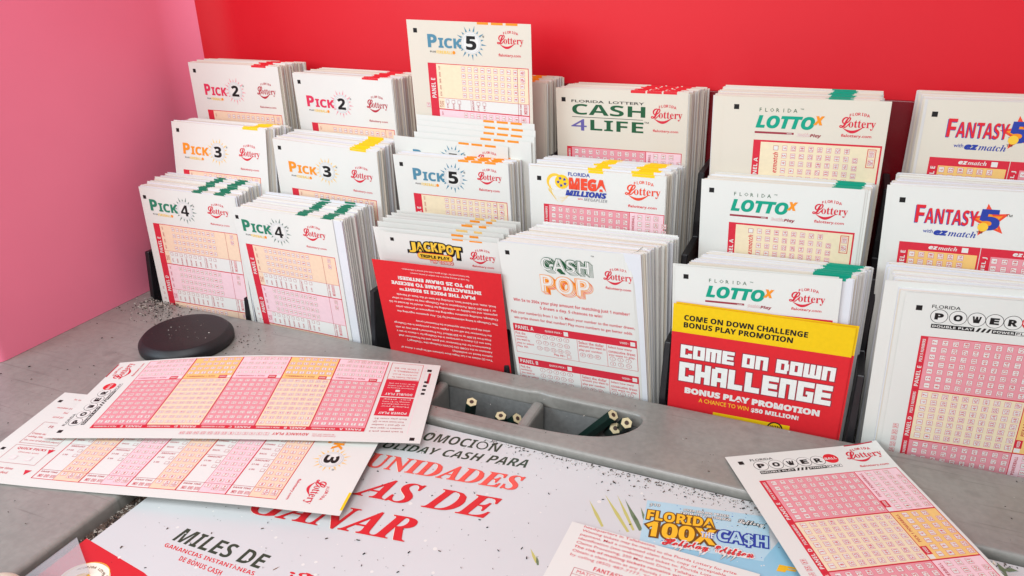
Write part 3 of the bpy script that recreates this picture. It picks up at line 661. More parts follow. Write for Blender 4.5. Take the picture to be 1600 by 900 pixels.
# ------------------------------------------------------------------ poses of the standing slips (metres; top left corner, yaw, roll, tilt)
POSE = {'A3': (-0.0293, 0.0651, 0.1689, 0.0018, 0.0012, -0.0031), 'B3': (0.0637, 0.0672, 0.1648, -0.0290, 0.0050, -0.0496), 'A2': (-0.0226, 0.0330, 0.1319, 0.0357, 0.0098, 0.1232),
 'B2': (0.0682, 0.0318, 0.1264, 0.0150, 0.0355, -0.0588), 'A1': (-0.0309, -0.0003, 0.0915, 0.0693, 0.0160, -0.0024), 'B1': (0.0545, -0.0026, 0.0871, -0.0082, 0.0009, -0.0698),
 'C3': (0.1700, 0.0494, 0.2038, -0.0044, 0.0154, -0.0824), 'C2': (0.1599, 0.0376, 0.1218, -0.0239, -0.0165, -0.0578), 'C1': (0.1728, -0.0143, 0.0702, 0.0695, -0.0033, -0.1810),
 'D3': (0.2589, 0.0738, 0.1633, -0.0327, -0.0198, -0.0484), 'D2': (0.2567, 0.0344, 0.1236, 0.0049, -0.0123, -0.0446), 'D1': (0.2541, -0.0086, 0.0901, -0.0329, -0.0506, -0.1541),
 'E3': (0.3643, 0.0532, 0.1672, -0.0132, -0.0234, -0.0460), 'E2': (0.3587, 0.0352, 0.1252, -0.0229, -0.0328, -0.0361), 'E1': (0.3543, 0.0010, 0.0863, 0.0236, -0.0498, -0.0399),
 'F3': (0.4638, 0.0649, 0.1690, -0.0168, -0.0204, -0.0375), 'F2': (0.4534, 0.0346, 0.1313, -0.0495, -0.0493, -0.0516), 'F1': (0.4649, -0.0030, 0.0904, 0.0453, -0.0451, -0.0665)}
def axes(yaw, roll, tilt):
    d = Vector((0, -math.sin(tilt), -math.cos(tilt))); r = Vector((1, 0, 0))
    r2 = math.cos(roll) * r + math.sin(roll) * d; d2 = -math.sin(roll) * r + math.cos(roll) * d
    Z = Matrix.Rotation(yaw, 3, 'Z')
    return Z @ r2, Z @ d2
def frame_of(p, du=0.0, dv=0.0, dn=0.0, droll=0.0):
    """matrix of a sheet whose top left corner lies du, dv (mm) along the pose's sheet and dn (mm) in front of it"""
    r, d = axes(p[3], p[4] + droll, p[5]); n = r.cross(-d)
    r0, d0 = axes(p[3], p[4], p[5])
    o = Vector(p[:3]) + r0 * du * .001 + d0 * dv * .001 + n * dn * .001
    m = Matrix.Identity(4)
    for i in range(3): m[i][0] = r[i]; m[i][1] = -d[i]; m[i][2] = n[i]; m[i][3] = o[i]
    return m
def flat_frame(x, y, z, yaw):
    return Matrix.Translation((x, y, z)) @ Matrix.Rotation(yaw, 4, 'Z')

# ------------------------------------------------------------------ counter, walls, rack
def counter():
    cu = bpy.data.curves.new('counter', 'CURVE'); cu.dimensions = '2D'; cu.fill_mode = 'BOTH'
    bev = 0.0022
    cu.extrude = 0.0052 - bev; cu.bevel_depth = bev; cu.bevel_resolution = 4
    def ring(pts):
        sp = cu.splines.new('POLY'); sp.points.add(len(pts) - 1); sp.use_cyclic_u = True
        for q, (x, y) in zip(sp.points, pts): q.co = (x, y, 0, 1)
    b = bev
    ring([(-0.40, -0.50), (0.80, -0.50), (0.80, 0.0 - b), (-0.048, 0.0 - b), (-0.048 - b, 0.14), (-0.40, 0.14)])
    def rounded(x0, y0, x1, y1, r, n=6):
        P = []
        for cx, cy, a0 in ((x1 - r, y1 - r, 0), (x0 + r, y1 - r, 90), (x0 + r, y0 + r, 180), (x1 - r, y0 + r, 270)):
            for i in range(n + 1):
                a = math.radians(a0 + 90 * i / n); P.append((cx + r * math.cos(a), cy + r * math.sin(a)))
        return P
    ring(rounded(0.1245 - b, -0.44, 0.70, -0.0625 + b, 0.012))
    ring(offset_ring(TRAY, b))
    o = bpy.data.objects.new('tmp', cu); COL.objects.link(o)
    dg = bpy.context.evaluated_depsgraph_get()
    me = bpy.data.meshes.new_from_object(o.evaluated_get(dg)); bpy.data.objects.remove(o)
    me.name = 'counter'; me.materials.clear(); me.materials.append(MATS['counter_plastic'])
    c = link('counter', me); c.location = (0, 0, -0.0052)
    tag(c, 'grey moulded plastic counter top with a sunken poster field and pencil trough', kind='structure')
def offset_ring(P, d):
    """grow a ring outwards by d"""
    n = len(P); out = []
    area_ = sum(P[i][0] * P[(i + 1) % n][1] - P[(i + 1) % n][0] * P[i][1] for i in range(n))
    sgn = 1 if area_ > 0 else -1
    for i in range(n):
        a, b, c = Vector(P[i - 1]), Vector(P[i]), Vector(P[(i + 1) % n])
        t = ((b - a).normalized() + (c - b).normalized()).normalized()
        out.append((b.x + sgn * t.y * d, b.y - sgn * t.x * d))
    return out
def smooth_ring(P, it=2):
    for _ in range(it):
        Q = []
        for i in range(len(P)):
            a, b = P[i], P[(i + 1) % len(P)]
            Q += [(a[0] * .75 + b[0] * .25, a[1] * .75 + b[1] * .25), (a[0] * .25 + b[0] * .75, a[1] * .25 + b[1] * .75)]
        P = Q
    return P
TRAY = smooth_ring([(0.166, -0.0155), (0.250, -0.0155), (0.276, -0.0160), (0.2825, -0.0142), (0.289, -0.0160), (0.335, -0.0160), (0.3465, -0.0165), (0.3465, -0.0270), (0.339, -0.0385), (0.326, -0.0455), (0.306, -0.0490), (0.270, -0.0500), (0.180, -0.0500), (0.162, -0.0490), (0.160, -0.0250)], 2)
counter()
def pencil_tray():
    root = empty('pencil_tray', (0.25, -0.033, -0.034)); tag(root, 'grey plastic pencil trough sunk into the counter, split by a low rib', 'tray')
    P = offset_ring(TRAY, 0.0012); n = len(P); z0, z1 = -0.034, -0.0035
    Q = offset_ring(TRAY, -0.002)
    vs = [(x - .25, y + .033, z1 - z0) for x, y in P] + [(x - .25, y + .033, 0) for x, y in Q]
    F = [(i, n + i, n + (i + 1) % n, (i + 1) % n) for i in range(n)] + [tuple(range(n, 2 * n))]
    o = link('basin', mesh('basin', vs, F, ['tray_plastic'], smooth=False), root)
    for x in (0.2185, 0.2825):
        bm = bevel_box(x - .0035 - .25, x + .0035 - .25, -0.0505 + .033, -0.0160 + .033, 0.0, 0.0285, 0.0025, 3)
        link('divider_rib', bm_mesh('divider_rib', bm, 'counter_plastic', False), root)
pencil_tray()
def groove_floor():
    bm = bevel_box(0.118, 0.71, -0.45, -0.055, -0.030, -0.0082, 0)
    o = link('poster_well', bm_mesh('poster_well', bm, 'groove')); tag(o, 'dirty brown floor of the sunken poster field', kind='structure')
groove_floor()
def cove(a0, a1, r=0.040, step=3):
    return [(-0.0585 + r - r * math.cos(math.radians(a)), 0.1118 - r + r * math.sin(math.radians(a))) for a in range(a0, a1 + 1, step)]
def upright(name, P, z0, z1, m):
    n = len(P); vs = [(x, y, z0) for x, y in P] + [(x, y, z1) for x, y in P]
    F = [(i, (i + 1) % n, n + (i + 1) % n, n + i) for i in range(n)]
    o = link(name, mesh(name, vs, F + [tuple(range(n))[::-1], tuple(range(n, 2 * n))], [m], smooth=True))
    o.data.set_sharp_from_angle(angle=math.radians(28))
    return o
bp = upright('back_panel', cove(45, 90) + [(-0.0175, 0.1118), (0.85, 0.1118), (0.85, 0.135), (-0.055, 0.135)], 0.0002, 0.62, 'back_red')
tag(bp, 'smooth bright red back panel behind all the stacks of slips', 'panel')
_xi = -0.0585
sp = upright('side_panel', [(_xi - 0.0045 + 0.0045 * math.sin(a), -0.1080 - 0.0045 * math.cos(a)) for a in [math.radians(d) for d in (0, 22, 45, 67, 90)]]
             + [(_xi, -0.1070), (_xi, 0.0708)] + cove(0, 45) + [(-0.056, 0.118), (-0.092, 0.118), (-0.092, -0.1125)], 0.0002, 0.62, 'side_red_hazed')
tag(sp, 'red side panel with pink haze coloured in, standing on the grey counter at the left', 'panel')
def rack():
    root = empty('slip_rack', (0.2, 0.0, -0.14)); tag(root, 'black tiered rack with upright dividers holding the slip stacks', 'rack')
    O = Vector((0.2, 0.0, -0.14))
    def box(nm, x0, x1, y0, y1, z0, z1, m, bev=0.0012):
        me = bm_mesh(nm, bevel_box(x0 - O.x, x1 - O.x, y0 - O.y, y1 - O.y, z0 - O.z, z1 - O.z, bev, 2), m); link(nm, me, root)
    box('base', -0.050, 0.80, 0.0015, 0.111, -0.150, -0.137, 'rack_inner')
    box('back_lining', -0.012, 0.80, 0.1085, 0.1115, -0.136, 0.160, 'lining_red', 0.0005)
    for x in (-0.0475, 0.0455, 0.154, 0.2525, 0.3520, 0.4535, 0.5545):
        zs = (0.036, 0.078, 0.118)
        ys = (0.0035, 0.036, 0.071, 0.108)
        P = [(ys[0], -0.136), (ys[3], -0.136), (ys[3], zs[2]), (ys[2] + .003, zs[2]), (ys[2], zs[2] - .03), (ys[2], zs[1]), (ys[1] + .003, zs[1]), (ys[1], zs[1] - .03), (ys[1], zs[0]), (ys[0] + .004, zs[0]), (ys[0], 0.0)]
        t = 0.0019; n = len(P)
        vs = [(x - t - O.x, y - O.y, z - O.z) for y, z in P] + [(x + t - O.x, y - O.y, z - O.z) for y, z in P]
        bm = bmesh.new(); V = [bm.verts.new(v) for v in vs]
        bm.faces.new(V[:n]); bm.faces.new(V[n:][::-1])
        for i in range(n): bm.faces.new((V[i], V[n + i], V[n + (i + 1) % n], V[(i + 1) % n]))
        bmesh.ops.recalc_face_normals(bm, faces=bm.faces[:]); bmesh.ops.bevel(bm, geom=bm.edges[:], offset=0.0005, segments=1, affect='EDGES')
        link('divider', bm_mesh('divider', bm, 'black_plastic'), root)
rack()

# ------------------------------------------------------------------ stacks of slips
def stack(key, label, top_t, marks=(), ink='green', dx=0.0, sx=0.0, dz=0.0, seed=1, warm='paper', jit=0.5, first_gap=0.5, jx=0.6, group=None):
    """the pile behind the front slip: thin sheets fanned from the front slip's tilt to upright; sx sideways shift, dx drift of x, dz drift of height towards the back (mm)"""
    p = POSE[key]; rnd = random.Random(seed)
    yaw, roll, tilt = p[3:]
    r, d = axes(yaw, roll, tilt); n0 = r.cross(-d)
    foot = Vector(p[:3]) + d * SH * .001
    tb = max(tilt, -0.048); fan = (math.tan(tb) - math.tan(tilt)) * SH
    bot_t = max(6.0, top_t - fan)
    N = int(top_t / 0.44)
    O = Vector(p[:3]); VS = []; FS = []; MI = []
    mats = ['paper', 'paper_warm', 'paper_cool', 'paper_dim', 'pinkedge', ink]
    us = [0.0]
    for a, b in marks: us += [a, b]
    us.append(SW)
    jz = 0; jxx = 0
    for k in range(N):
        f = (k + 0.0) / N
        tl = tilt + (tb - tilt) * f
        jz = jz * 0.72 + rnd.gauss(0, jit * .62); jxx = jxx * 0.80 + rnd.gauss(0, jx * .34) + (rnd.choice((-1, 1)) * jx if rnd.random() < .08 else 0)
        if rnd.random() < 0.07: jz += rnd.choice((-1, 1)) * jit * 1.6
        ro = roll * (1 - 0.6 * f) + rnd.gauss(0, 0.0026); ya = yaw * (1 - .5 * f)
        rr, dd = axes(ya, ro, tl); nn = rr.cross(-dd)
        base = foot + Vector((0, 1, 0)) * (first_gap + (bot_t - first_gap) * f) * .001
        tl_pt = base - dd * SH * .001 + rr * (sx + dx * f + jxx) * .001 + Vector((0, 0, 1)) * (dz * f + jz) * .001
        th = 0.43
        bm_ = len(VS)
        mk = rnd.gauss(0, 0.55)
        U = [us[0]] + [u + mk for u in us[1:-1]] + [us[-1]]
        body = rnd.choice((0, 0, 0, 1, 2, 2)) if warm == 'paper' else rnd.choice((1, 1, 0, 3, 1))  # back row sheets: shade painted in as warmer, dimmer paper
        side = body if rnd.random() > .12 else (4 if rnd.random() < .6 else 3)
        for back in (0, 1):
            for v in (0.0, 1.25, SH - 6):
                for u in U: VS.append(tuple(tl_pt - O + rr * u * .001 + dd * v * .001 - nn * th * back * .001))
        c = len(U); H3 = 3 * c
        for j in range(c - 1):
            mm = 5 if j % 2 == 1 else body
            FS.append((bm_ + j, bm_ + c + j, bm_ + c + j + 1, bm_ + j + 1)); MI.append(mm)
            FS.append((bm_ + c + j, bm_ + 2 * c + j, bm_ + 2 * c + j + 1, bm_ + c + j + 1)); MI.append(body)
            FS.append((bm_ + j, bm_ + j + 1, bm_ + H3 + j + 1, bm_ + H3 + j)); MI.append(mm)
            FS.append((bm_ + H3 + j, bm_ + H3 + j + 1, bm_ + H3 + 2 * c + j + 1, bm_ + H3 + 2 * c + j)); MI.append(body)
        for q, e in ((0, 0), (c - 1, 1)):
            a_, b_, c_ = bm_ + q, bm_ + c + q, bm_ + 2 * c + q
            for lo, hi in ((a_, b_), (b_, c_)):
                fc = (lo, H3 + lo, H3 + hi, hi) if e == 0 else (lo, hi, H3 + hi, H3 + lo)
                FS.append(fc); MI.append(side)
    me = mesh('slip_stack', VS, FS, mats, MI)
    o = link('slip_stack', me); o.location = O
    tag(o, label, 'stack of slips', group or 'stacks of slips standing in the rack')
    return o
def slip(fn, M, label, group, name='playslip', paper='paper', W=SW, H=SH, nv=1, nu=1, zf=None, cat='playslip', args=(), kw={}):
    s = Sheet(W, H, paper, nv, nu, zf=zf); fn(s, *args, **kw)
    o = s.build(name, M); tag(o, label, cat, group)
    return o
def plain(M, label, group, fn=None, **k): return slip(fn or (lambda s: None), M, label, group, **k)

GF = 'front slips of the stacks in the rack'
def std(key, fn, label, args=(), kw={}, **k): return slip(fn, frame_of(POSE[key]), label, GF, args=args, kw=kw, **k)
std('A3', slip_pick23, 'white slip with red lettering and black 2 in sun ring, nearest the side panel', ('2', 'magenta', 'pink'), dict(logo=(11.8, 32.9, 15.0, 23.2, 40.8, 19.0), g=(11.2, 80.4), lot=(61, 77.8), mark='bright_red', mk=((59, 72),)))
std('B3', slip_pick23, 'white slip with red lettering and black 2, directly left of the tall 5 slip', ('2', 'magenta', 'pink'), dict(logo=(9.4, 33.3, 15.0, 22.8, 39.4, 19.2), g=(10.9, 81), lot=(60.4, 77.6), mark='bright_red', mk=((59, 72),)))
std('A2', slip_pick23, 'standing white slip with orange lettering and black 3, nearest the side panel', ('3', 'orange', 'gold'), dict(logo=(8.5, 31.9, 14.6, 22.6, 40.0, 19.0), g=(7.0, 76.0), lot=(58.4, 76.4)))
std('B2', slip_pick23, 'standing white slip with orange lettering and black 3, second from the side panel', ('3', 'orange', 'gold'), dict(mk=((62, 74.5),)))
std('A1', slip_pick4, 'white slip with green lettering and black 4 in sun ring, behind the black disc')
std('B1', slip_pick4, 'white slip with green lettering and black 4, beside the upside down red flyer', (-0.6,), paper='paper')
std('C3', slip_pick5, 'tall white slip with black 5 in a sun ring sticking far above its stack', paper='paper_warm')
std('C2', slip_pick5, 'white slip with blue lettering and black 5 in a sun ring, middle row')
std('D3', slip_cash4life, 'cream white slip with wide dark green capitals and a violet 4, back row', paper='paper_warm')
std('D2', slip_mega, 'white slip with orange and blue block lettering beside a yellow comet ball')
std('D1', slip_cashpop, 'white slip with green and orange outlined lettering, bent back at its right edge', nu=48, nv=12, zf=lambda u, v: -0.0065 * (max(0, u - 79.0) / 3.5) ** 2 * max(0.25, 1 - v / 60) - 0.004 * max(0, (u - 70) / 12.5 - v / 12) ** 2)
std('E3', slip_lotto, 'cream white slip with teal italic lettering in the back row', (1.0, -0.6), paper='paper_warm')
std('E2', slip_lotto, 'white slip with teal italic lettering in the middle row')
std('E1', slip_lotto, 'white slip with teal italic lettering rising behind the red and yellow flyer')
std('F3', slip_fantasy, 'cream white slip with red lettering and blue 5 on a star, back row', (-0.8,), paper='paper_warm')
std('F2', slip_fantasy, 'white slip with red lettering and blue 5 on a star, in the middle row')
std('F1', slip_power, 'standing white slip with circled black capitals and pink and cream number panels', (0.6, 1.6), dict(npan=4, foot=False))
JX = [(5.8, -15.8), (1.7, -15.7), (-2.2, -16.8), (-0.8, -18.6), (1.5, -19.7), (2.1, -19.3), (2.8, -18.4), (3.9, -17.6)]
#JXUSE
jp = slip(slip_jackpot, frame_of(POSE['C1'], JX[0][0], JX[0][1], -7.0), 'white slip with gold block lettering and pill badge, behind the upside down red flyer', GF, args=(9.2, -19.6), W=83.6)
# loose extra slips that stand out of their stacks
GX = 'slips standing out of the stacks'
def orange_marks(s):
    for a, b in ((48, 55.4), (57.2, 64.8), (66.6, 74.2)): s.rect(a, 0, b, 1.4, 'orange', 1)
def sq_only(s): square(s, 5.6, 6.2)
for i, (du, dv, dn) in enumerate(((1.5, 58.5, 1.6), (2.4, 61.8, 2.4), (2.0, 65.0, 3.2), (0.2, 69.2, 4.4), (-15.0, 72.8, 5.6))):
    plain(frame_of(POSE['C3'], du, dv, dn, 0.006 * (i % 3 - 1)), 'white slip with orange top marks in the loose fan below the tall 5 slip', 'loose fan of white slips with orange top marks', orange_marks if i < 4 else (lambda s: (orange_marks(s), pick_logo(s, '5', 13.8, 37.6, 8.0, 15.9, 43.5, 12.2, 'steel', 'steel', 6.2), lottery_logo(s, 60.6, 77.6, 4.0, 6.6, 13.0, 'red'))))
for i, ((du, dv), dn, dr) in enumerate(zip(JX[1:], (-8.5, -10, -14, -17, -21, -26, -31), (0.01, -0.008, 0.006, -0.01, 0.012, 0.0, 0.004))):
    def f(s, i=i):
        if i < 2: square(s, 5.0, 6.0, 2.2)
        for a, b in ((52 + 2.3 * i, 60 + 2 * i), (64 + 2 * i, 70 + 1.6 * i)): s.rect(a - i * 2.1, 0, b - i * 2.1, 1.5, 'orange' if i % 2 else 'gold', 1)
    plain(frame_of(POSE['C1'], du, dv, dn, dr), 'white slip with orange top marks in the uneven row behind the gold lettered slip', 'uneven row of slips behind the gold lettered slip', f, paper=('paper', 'white', 'paper')[i % 3])
plain(frame_of(POSE['E3'], -5.6, 0.2, -0.9), 'cream white slip showing a second black square left of the back teal slip', GX, sq_only, paper='paper_warm')
plain(frame_of(POSE['F1'], -9.0, -3.0, -5.0), 'blank edged white slip with a black square, left behind the circled capitals slip', GX, lambda s: square(s, 9.0, 9.0, 2.4))
plain(frame_of(POSE['E1'], -1.6, -0.6, -1.2, 0.004), 'white slip peeping out left behind the front teal slip', GX)

stack('A3', 'stack of slips with red top marks in the leftmost column, back row', 31, ((59, 72),), 'bright_red', dx=1.5, dz=-1, seed=3, warm='warm')
stack('B3', 'stack of slips with red top marks left of the tall 5 slip, back row', 31, ((59, 72),), 'bright_red', dx=5, dz=-1.5, seed=4, warm='warm', jit=.55)
stack('A2', 'stack of slips with a yellow top mark next to the side panel, middle row', 27, ((63, 76),), 'yellow', dx=2, dz=-3.2, seed=5, jit=.45)
stack('B2', 'stack of slips with a yellow top band in the second column, middle row', 32, ((62, 74.5),), 'yellow', dx=2, dz=-1.0, seed=6, jit=.4)
stack('A1', 'thick stack of slips with two green top bands behind the black disc', 31, ((45.5, 53.5), (64, 73)), 'green', dx=2.0, dz=2.5, seed=8, jit=.7)
stack('B1', 'thick stack of slips with two green top bands left of the red flyer', 33, ((47, 55), (67, 75.5)), 'green', dx=2, sx=6.0, dz=0.5, seed=9, jit=.55)
stack('C2', 'stack of slips with orange top bands behind the blue lettered 5 slip', 20, ((48.7, 56), (58, 66), (67.5, 75)), 'orange', dx=1, dz=-2, seed=10, jit=.4)
POSE['C3b'] = (0.1685, 0.076, 0.1655, 0.0, 0.0, -0.04)
stack('C3b', 'stack of slips behind the tall 5 slip, against the red back panel', 27, ((48, 55.4), (57, 64.6), (66.4, 74)), 'orange', dx=2, seed=11, warm='warm')
stack('D3', 'stack of slips with three red top bands, against the red back panel', 30, ((48, 57), (58, 66.8), (67.8, 75.8)), 'bright_red', dx=3.5, dz=-1.5, seed=12, warm='warm', jit=.45)
stack('D2', 'stack of slips with two broad yellow top bands', 33, ((37, 46), (63, 76)), 'yellow', dx=3, dz=-1.5, seed=13, jit=.8)
stack('D1', 'thick stack of plain white slips behind the green and orange lettered slip', 40, (), 'green', dx=4.5, sx=1.5, dz=-3, seed=14, jit=.55)
stack('E3', 'stack of slips with a green top band in the back row', 27, ((58, 70),), 'teal', dx=-2, sx=-5.5, dz=0.5, seed=15, warm='warm', jit=.4)
stack('E2', 'stack of slips with a green top band in the middle row', 28, ((65, 79),), 'teal', dx=0, sx=1.5, dz=-2, seed=16, jit=.5)
stack('E1', 'stack of slips with a broad green top band behind the red and yellow flyer', 31, ((62, 80),), 'teal', dx=3.5, sx=5, dz=-1, seed=17, jit=.6, first_gap=1.6)
stack('F3', 'dim stack of slips at the right edge of the back row', 33, (), 'green', dx=-4, sx=-1, dz=-1, seed=18, warm='warm')
stack('F2', 'stack of slips at the right edge of the middle row', 29, (), 'green', dx=-1, sx=-1, dz=-1.5, seed=19)
stack('F1', 'thick stack of white slips at the right edge of the front row', 34, (), 'green', dx=-11, sx=-2, dz=2, seed=20, jit=.3, first_gap=1.0)

# flyers
GL = 'promotion flyers'
slip(red_flyer, frame_of(POSE['C1'], -1.3, 0.4, 0), 'red flyer with white print standing upside down in front of the gold lettered slip', None, name='flyer', paper='flyer_red', W=84.6, H=120, cat='flyer')
slip(promo_flyer, frame_of(POSE['E1'], -0.4, 21.8, 1.5, 0.0425), 'red flyer with a yellow head and silver block capitals, front one of the pair', None, name='flyer', paper='flyer_red', W=92, H=110, cat='flyer')
slip(lambda s: s.rect(0, 0, s.W, 17.4, 'flyer_yellow', 1), frame_of(POSE['E1'], 0.9, 21.2, 0.7, 0.041), 'yellow headed red flyer peeping out right behind the silver lettered flyer', None, name='flyer', paper='flyer_red', W=92, H=110, cat='flyer')

# ------------------------------------------------------------------ loose slips on the counter
slip(slip_power, flat_frame(0.39484, -0.04097, 0.0016, 0.53108), 'loose slip with circled black capitals lying alone across the counter rim', 'loose slips lying on the counter', nv=26, nu=8, zf=lambda u, v: 0.0011 * math.sin(3.1416 * v / 190) + 0.0016 * max(0, (u - 60) / 22.5 - v / 25) ** 2)
Hp = SH / 209.0
slip(slip_power, flat_frame(0.04932, -0.16354, 0.0034, 1.92684), 'loose slip with circled black capitals lying sideways on top of another slip', 'loose slips lying on the counter', H=207.5, nv=26, nu=6, zf=lambda u, v: 0.0052 * math.sin(3.1416 * min(1, v / 207)) * (u / 82.5) ** 1.5 + 0.0012 * math.sin(3.1416 * v / 207))
_r = Vector((0.2439, -0.9698)); _tl = Vector((0.2354, -0.153)) - 0.0825 * _r
slip(slip_pick3_loose, flat_frame(_tl.x, _tl.y, 0.0014, math.atan2(_r.y, _r.x)), 'loose slip with orange logo and black 3 lying sideways under another slip', 'loose slips lying on the counter', H=206, nv=20, nu=4, zf=lambda u, v: 0.0007 * math.sin(v * 0.03))
def back_text(s):
    rows = ['headquarters in Tallahassee.', 'Winning tickets may be mailed to the Florida Lottery for prize', 'payment. Mail a completed claim form, copy of acceptable', 'identification (see website) and ticket to: Florida Lottery,', 'Claims Processing, 250 Marriott Drive, Tallahassee, FL 32301.', 'The risk of mailing tickets remains with the player.', 'Obtain a claim form at any Florida Lottery office or', 'by calling (850) 487-7777. TDD (850) 487-7784.']
    wd = [34, 69.5, 65.5, 64, 69, 64, 58, 60]
    for i, (t, x) in enumerate(zip(rows, wd)):
        v = 1.2 + 2.72 * i; s.text(bold(t) if i == 5 else t, (6.3, v - 1.0, 6.3 + x, v + 1.05), 'red', 1, off=0.006 if i != 5 else 0)
    s.text(bold('FANTASY 5 ODDS OF WINNING'), (18.6, 23.4, 62, 25.8), 'red', 1)
    s.frame(10.5, 26.9, 74, 60, 0.25, 'dark_red', 1); s.text('MATCHING NUMBERS', (12.4, 27.8, 40, 29.8), 'red', 1); s.text('ODDS', (52, 27.8, 62, 29.8), 'red', 1); s.rect(10.5, 30.6, 74, 30.8, 'dark_red', 1)
    for i, t in enumerate(('5-of-5 numbers', '4-of-5 numbers', '3-of-5 numbers', '2-of-5 numbers')):
        s.text(t, (12.4, 31.6 + 3.2 * i, 33, 33.6 + 3.2 * i), 'red', 1); s.text(('1:376,992', '1:2,432', '1:81.07', '1:8.39')[i], (54, 31.6 + 3.2 * i, 66, 33.4 + 3.2 * i), 'red', 1)
slip(back_text, flat_frame(0.3362, -0.1110, -0.0030, -0.012), 'loose slip with paragraphs of small red print lying on the poster', 'loose slips lying on the counter', W=85.0, H=190, paper='palepaper' if False else 'paper')

# ------------------------------------------------------------------ poster
PX, PY = 0.1338, -0.0645
def poster():
    s = Sheet(555, 350, 'poster', thick=0.4)
    g = lambda x, y: (x - PX * 1000, -(y - PY * 1000))
    Q = lambda *p: [g(*q) for q in p]
    T = POSTER_TEXT
    for t, q, m, L, off in T:
        heavy = m in ('coral', 'poster_red') and L == 3
        for k, sh in enumerate(((0, 0), (.33, .05), (-.33, 0), (0, .22)) if heavy else ((0, 0),)): s.text(t, Q(*q), m, L + k, off=off, res=3, shift=sh)
    for t, q, m, L, out, sh in POSTER_RIM: s.text(t, Q(*q), m, L, out=out, res=3, shift=sh)
    # red corner with an oval badge
    s.poly(Q((130.6, -205.4), (172.8, -211.2), (210, -222), (240, -320), (130.6, -320)), 'poster_red', 1)
    cx, cy = g(151.5, -224.5)
    s.disc(cx, cy, 11.5, 'creamwhite', 2, 36, 10.0); s.ring(cx, cy, 10.3, 10.6, 'firegold', 3)
    s.disc(cx + 1.5, cy + 1.5, 4.4, 'bright_red', 3, 24); s.disc(cx - 1.2, cy + .6, 4.0, 'firegold', 4, 24)
    for i, ch in enumerate('FLORIDA LOTTERY'):
        a = math.radians(-150 + i * 8.6)
        if ch != ' ': s.label(bold(ch), cx + 8.4 * math.cos(a), cy + 7.3 * math.sin(a), 1.3, 'brown', 4, 0)
    # palm leaves
    for (x0, y0, x1, y1, w_, m) in ((350, -108, 338.6, -92.6, 1.2, 'leaf'), (362, -107, 344.4, -85.6, 1.3, 'leaf'), (364, -105, 350.0, -83.6, 1.1, 'leaf'), (367, -104, 354.4, -85.2, 1.4, 'leafdark'), (367, -103, 359.0, -91, 1.2, 'leafdark'), (330, -141, 324.2, -133.8, 1.0, 'leaf'), (331, -142, 328.4, -137, .9, 'leafdark'), (369, -100, 363, -88, 1.0, 'leafdark'), (224.5, -188.5, 226, -185.5, .4, 'brown'), (258, -184, 260.5, -178, .5, 'leaf')):
        a, b = Vector(g(x0, y0)), Vector(g(x1, y1)); t = (b - a).normalized(); n = Vector((-t.y, t.x)) * w_ * .7
        mid = a.lerp(b, .45)
        s.poly([tuple(a - n * .7), tuple(mid - n), tuple(b), tuple(mid + n), tuple(a + n * .7)], m, 1)
    # the printed scratch tickets at the right
    rnd0 = random.Random(5)
    tx = [g(364.8, -82.0), g(420.2, -72.6), g(430, -132), g(372, -142)]
    s.poly(tx, 'sky', 2)
    A, B, D = Vector(tx[0]), Vector(tx[1]), Vector(tx[3])
    e1 = (B - A) / 56.2; e2 = (D - A) / 60.4
    tq = lambda x0, y0, x1, y1: [tuple(A + e1 * x0 + e2 * y1), tuple(A + e1 * x1 + e2 * y1), tuple(A + e1 * x1 + e2 * y0), tuple(A + e1 * x0 + e2 * y0)]
    s.poly(tq(0, 30, 56.2, 60.4), 'deepsky', 3)
    def tt(t, b, m, L, out=0.0, off=0.0): s.text(t, tq(*b), m, L, out=out, off=off, res=3)
    tt(bold('$10'), (1.6, 1.8, 6.4, 4.0), 'black', 4, .05); tt(bold('$10'), (1.6, 1.8, 6.4, 4.0), 'white', 5)
    for t, b in (('OVER 500,000 PRIZES', (17.5, 2.6, 38.5, 4.6)), ('FROM $15 TO $100,000!', (16.5, 5.0, 39.5, 7.2))):
        tt(bold(t), b, 'black', 4, .06, .02); tt(bold(t), b, 'white', 5, 0, .02)
    for t, b in (('FLORIDA', (1.2, 7.0, 32.5, 13.8)), ('100X', (1.6, 14.6, 33.5, 25.0))):
        tt(bold(t), b, 'brown', 6, .07, .03); tt(bold(t), b, 'ticketgold', 7, 0, .02)
        x0, y0, x1, y1 = b
    tt(bold('THE'), (26.6, 17.0, 32.4, 20.6), 'skyblue', 9, .03, .03); tt(bold('THE'), (26.6, 17.0, 32.4, 20.6), 'white', 10)
    tt(bold('CA$H'), (34.0, 13.8, 56.0, 22.4), 'blue', 6, .07, .04); tt(bold('CA$H'), (34.0, 13.8, 56.0, 22.4), 'sky', 7, 0, .0)
    tt(script('Holiday Edition'), (10.0, 24.6, 50.0, 31.5), 'white', 8, .08, .04); tt(script('Holiday Edition'), (10.0, 24.6, 50.0, 31.5), 'poster_red', 9, 0, .03)
    tt(script('Lottery'), (42.5, 4.6, 54.5, 8.8), 'black', 6, .06, .03); tt(script('Lottery'), (42.5, 4.6, 54.5, 8.8), 'white', 7, 0, .01)
    for i in range(90):
        a, b = rnd0.uniform(.5, 55.5), rnd0.uniform(.5, 34)
        p = A + e1 * a + e2 * b; s.disc(p.x, p.y, rnd0.choice((.18, .25, .35)), rnd0.choice(('white', 'white', 'deepsky', 'skyblue')), 3.5, 6)
    t2 = [g(427.6, -84.6), g(478, -76), g(484, -130), g(424, -140), g(421.6, -101)]
    s.poly(t2, 'deepsky', 2)
    s.text(bold('F'), Q((427.4, -106.5), (434.6, -105.5), (436.6, -101.3), (428.2, -102.2)), 'ticketgold', 4, off=.05)
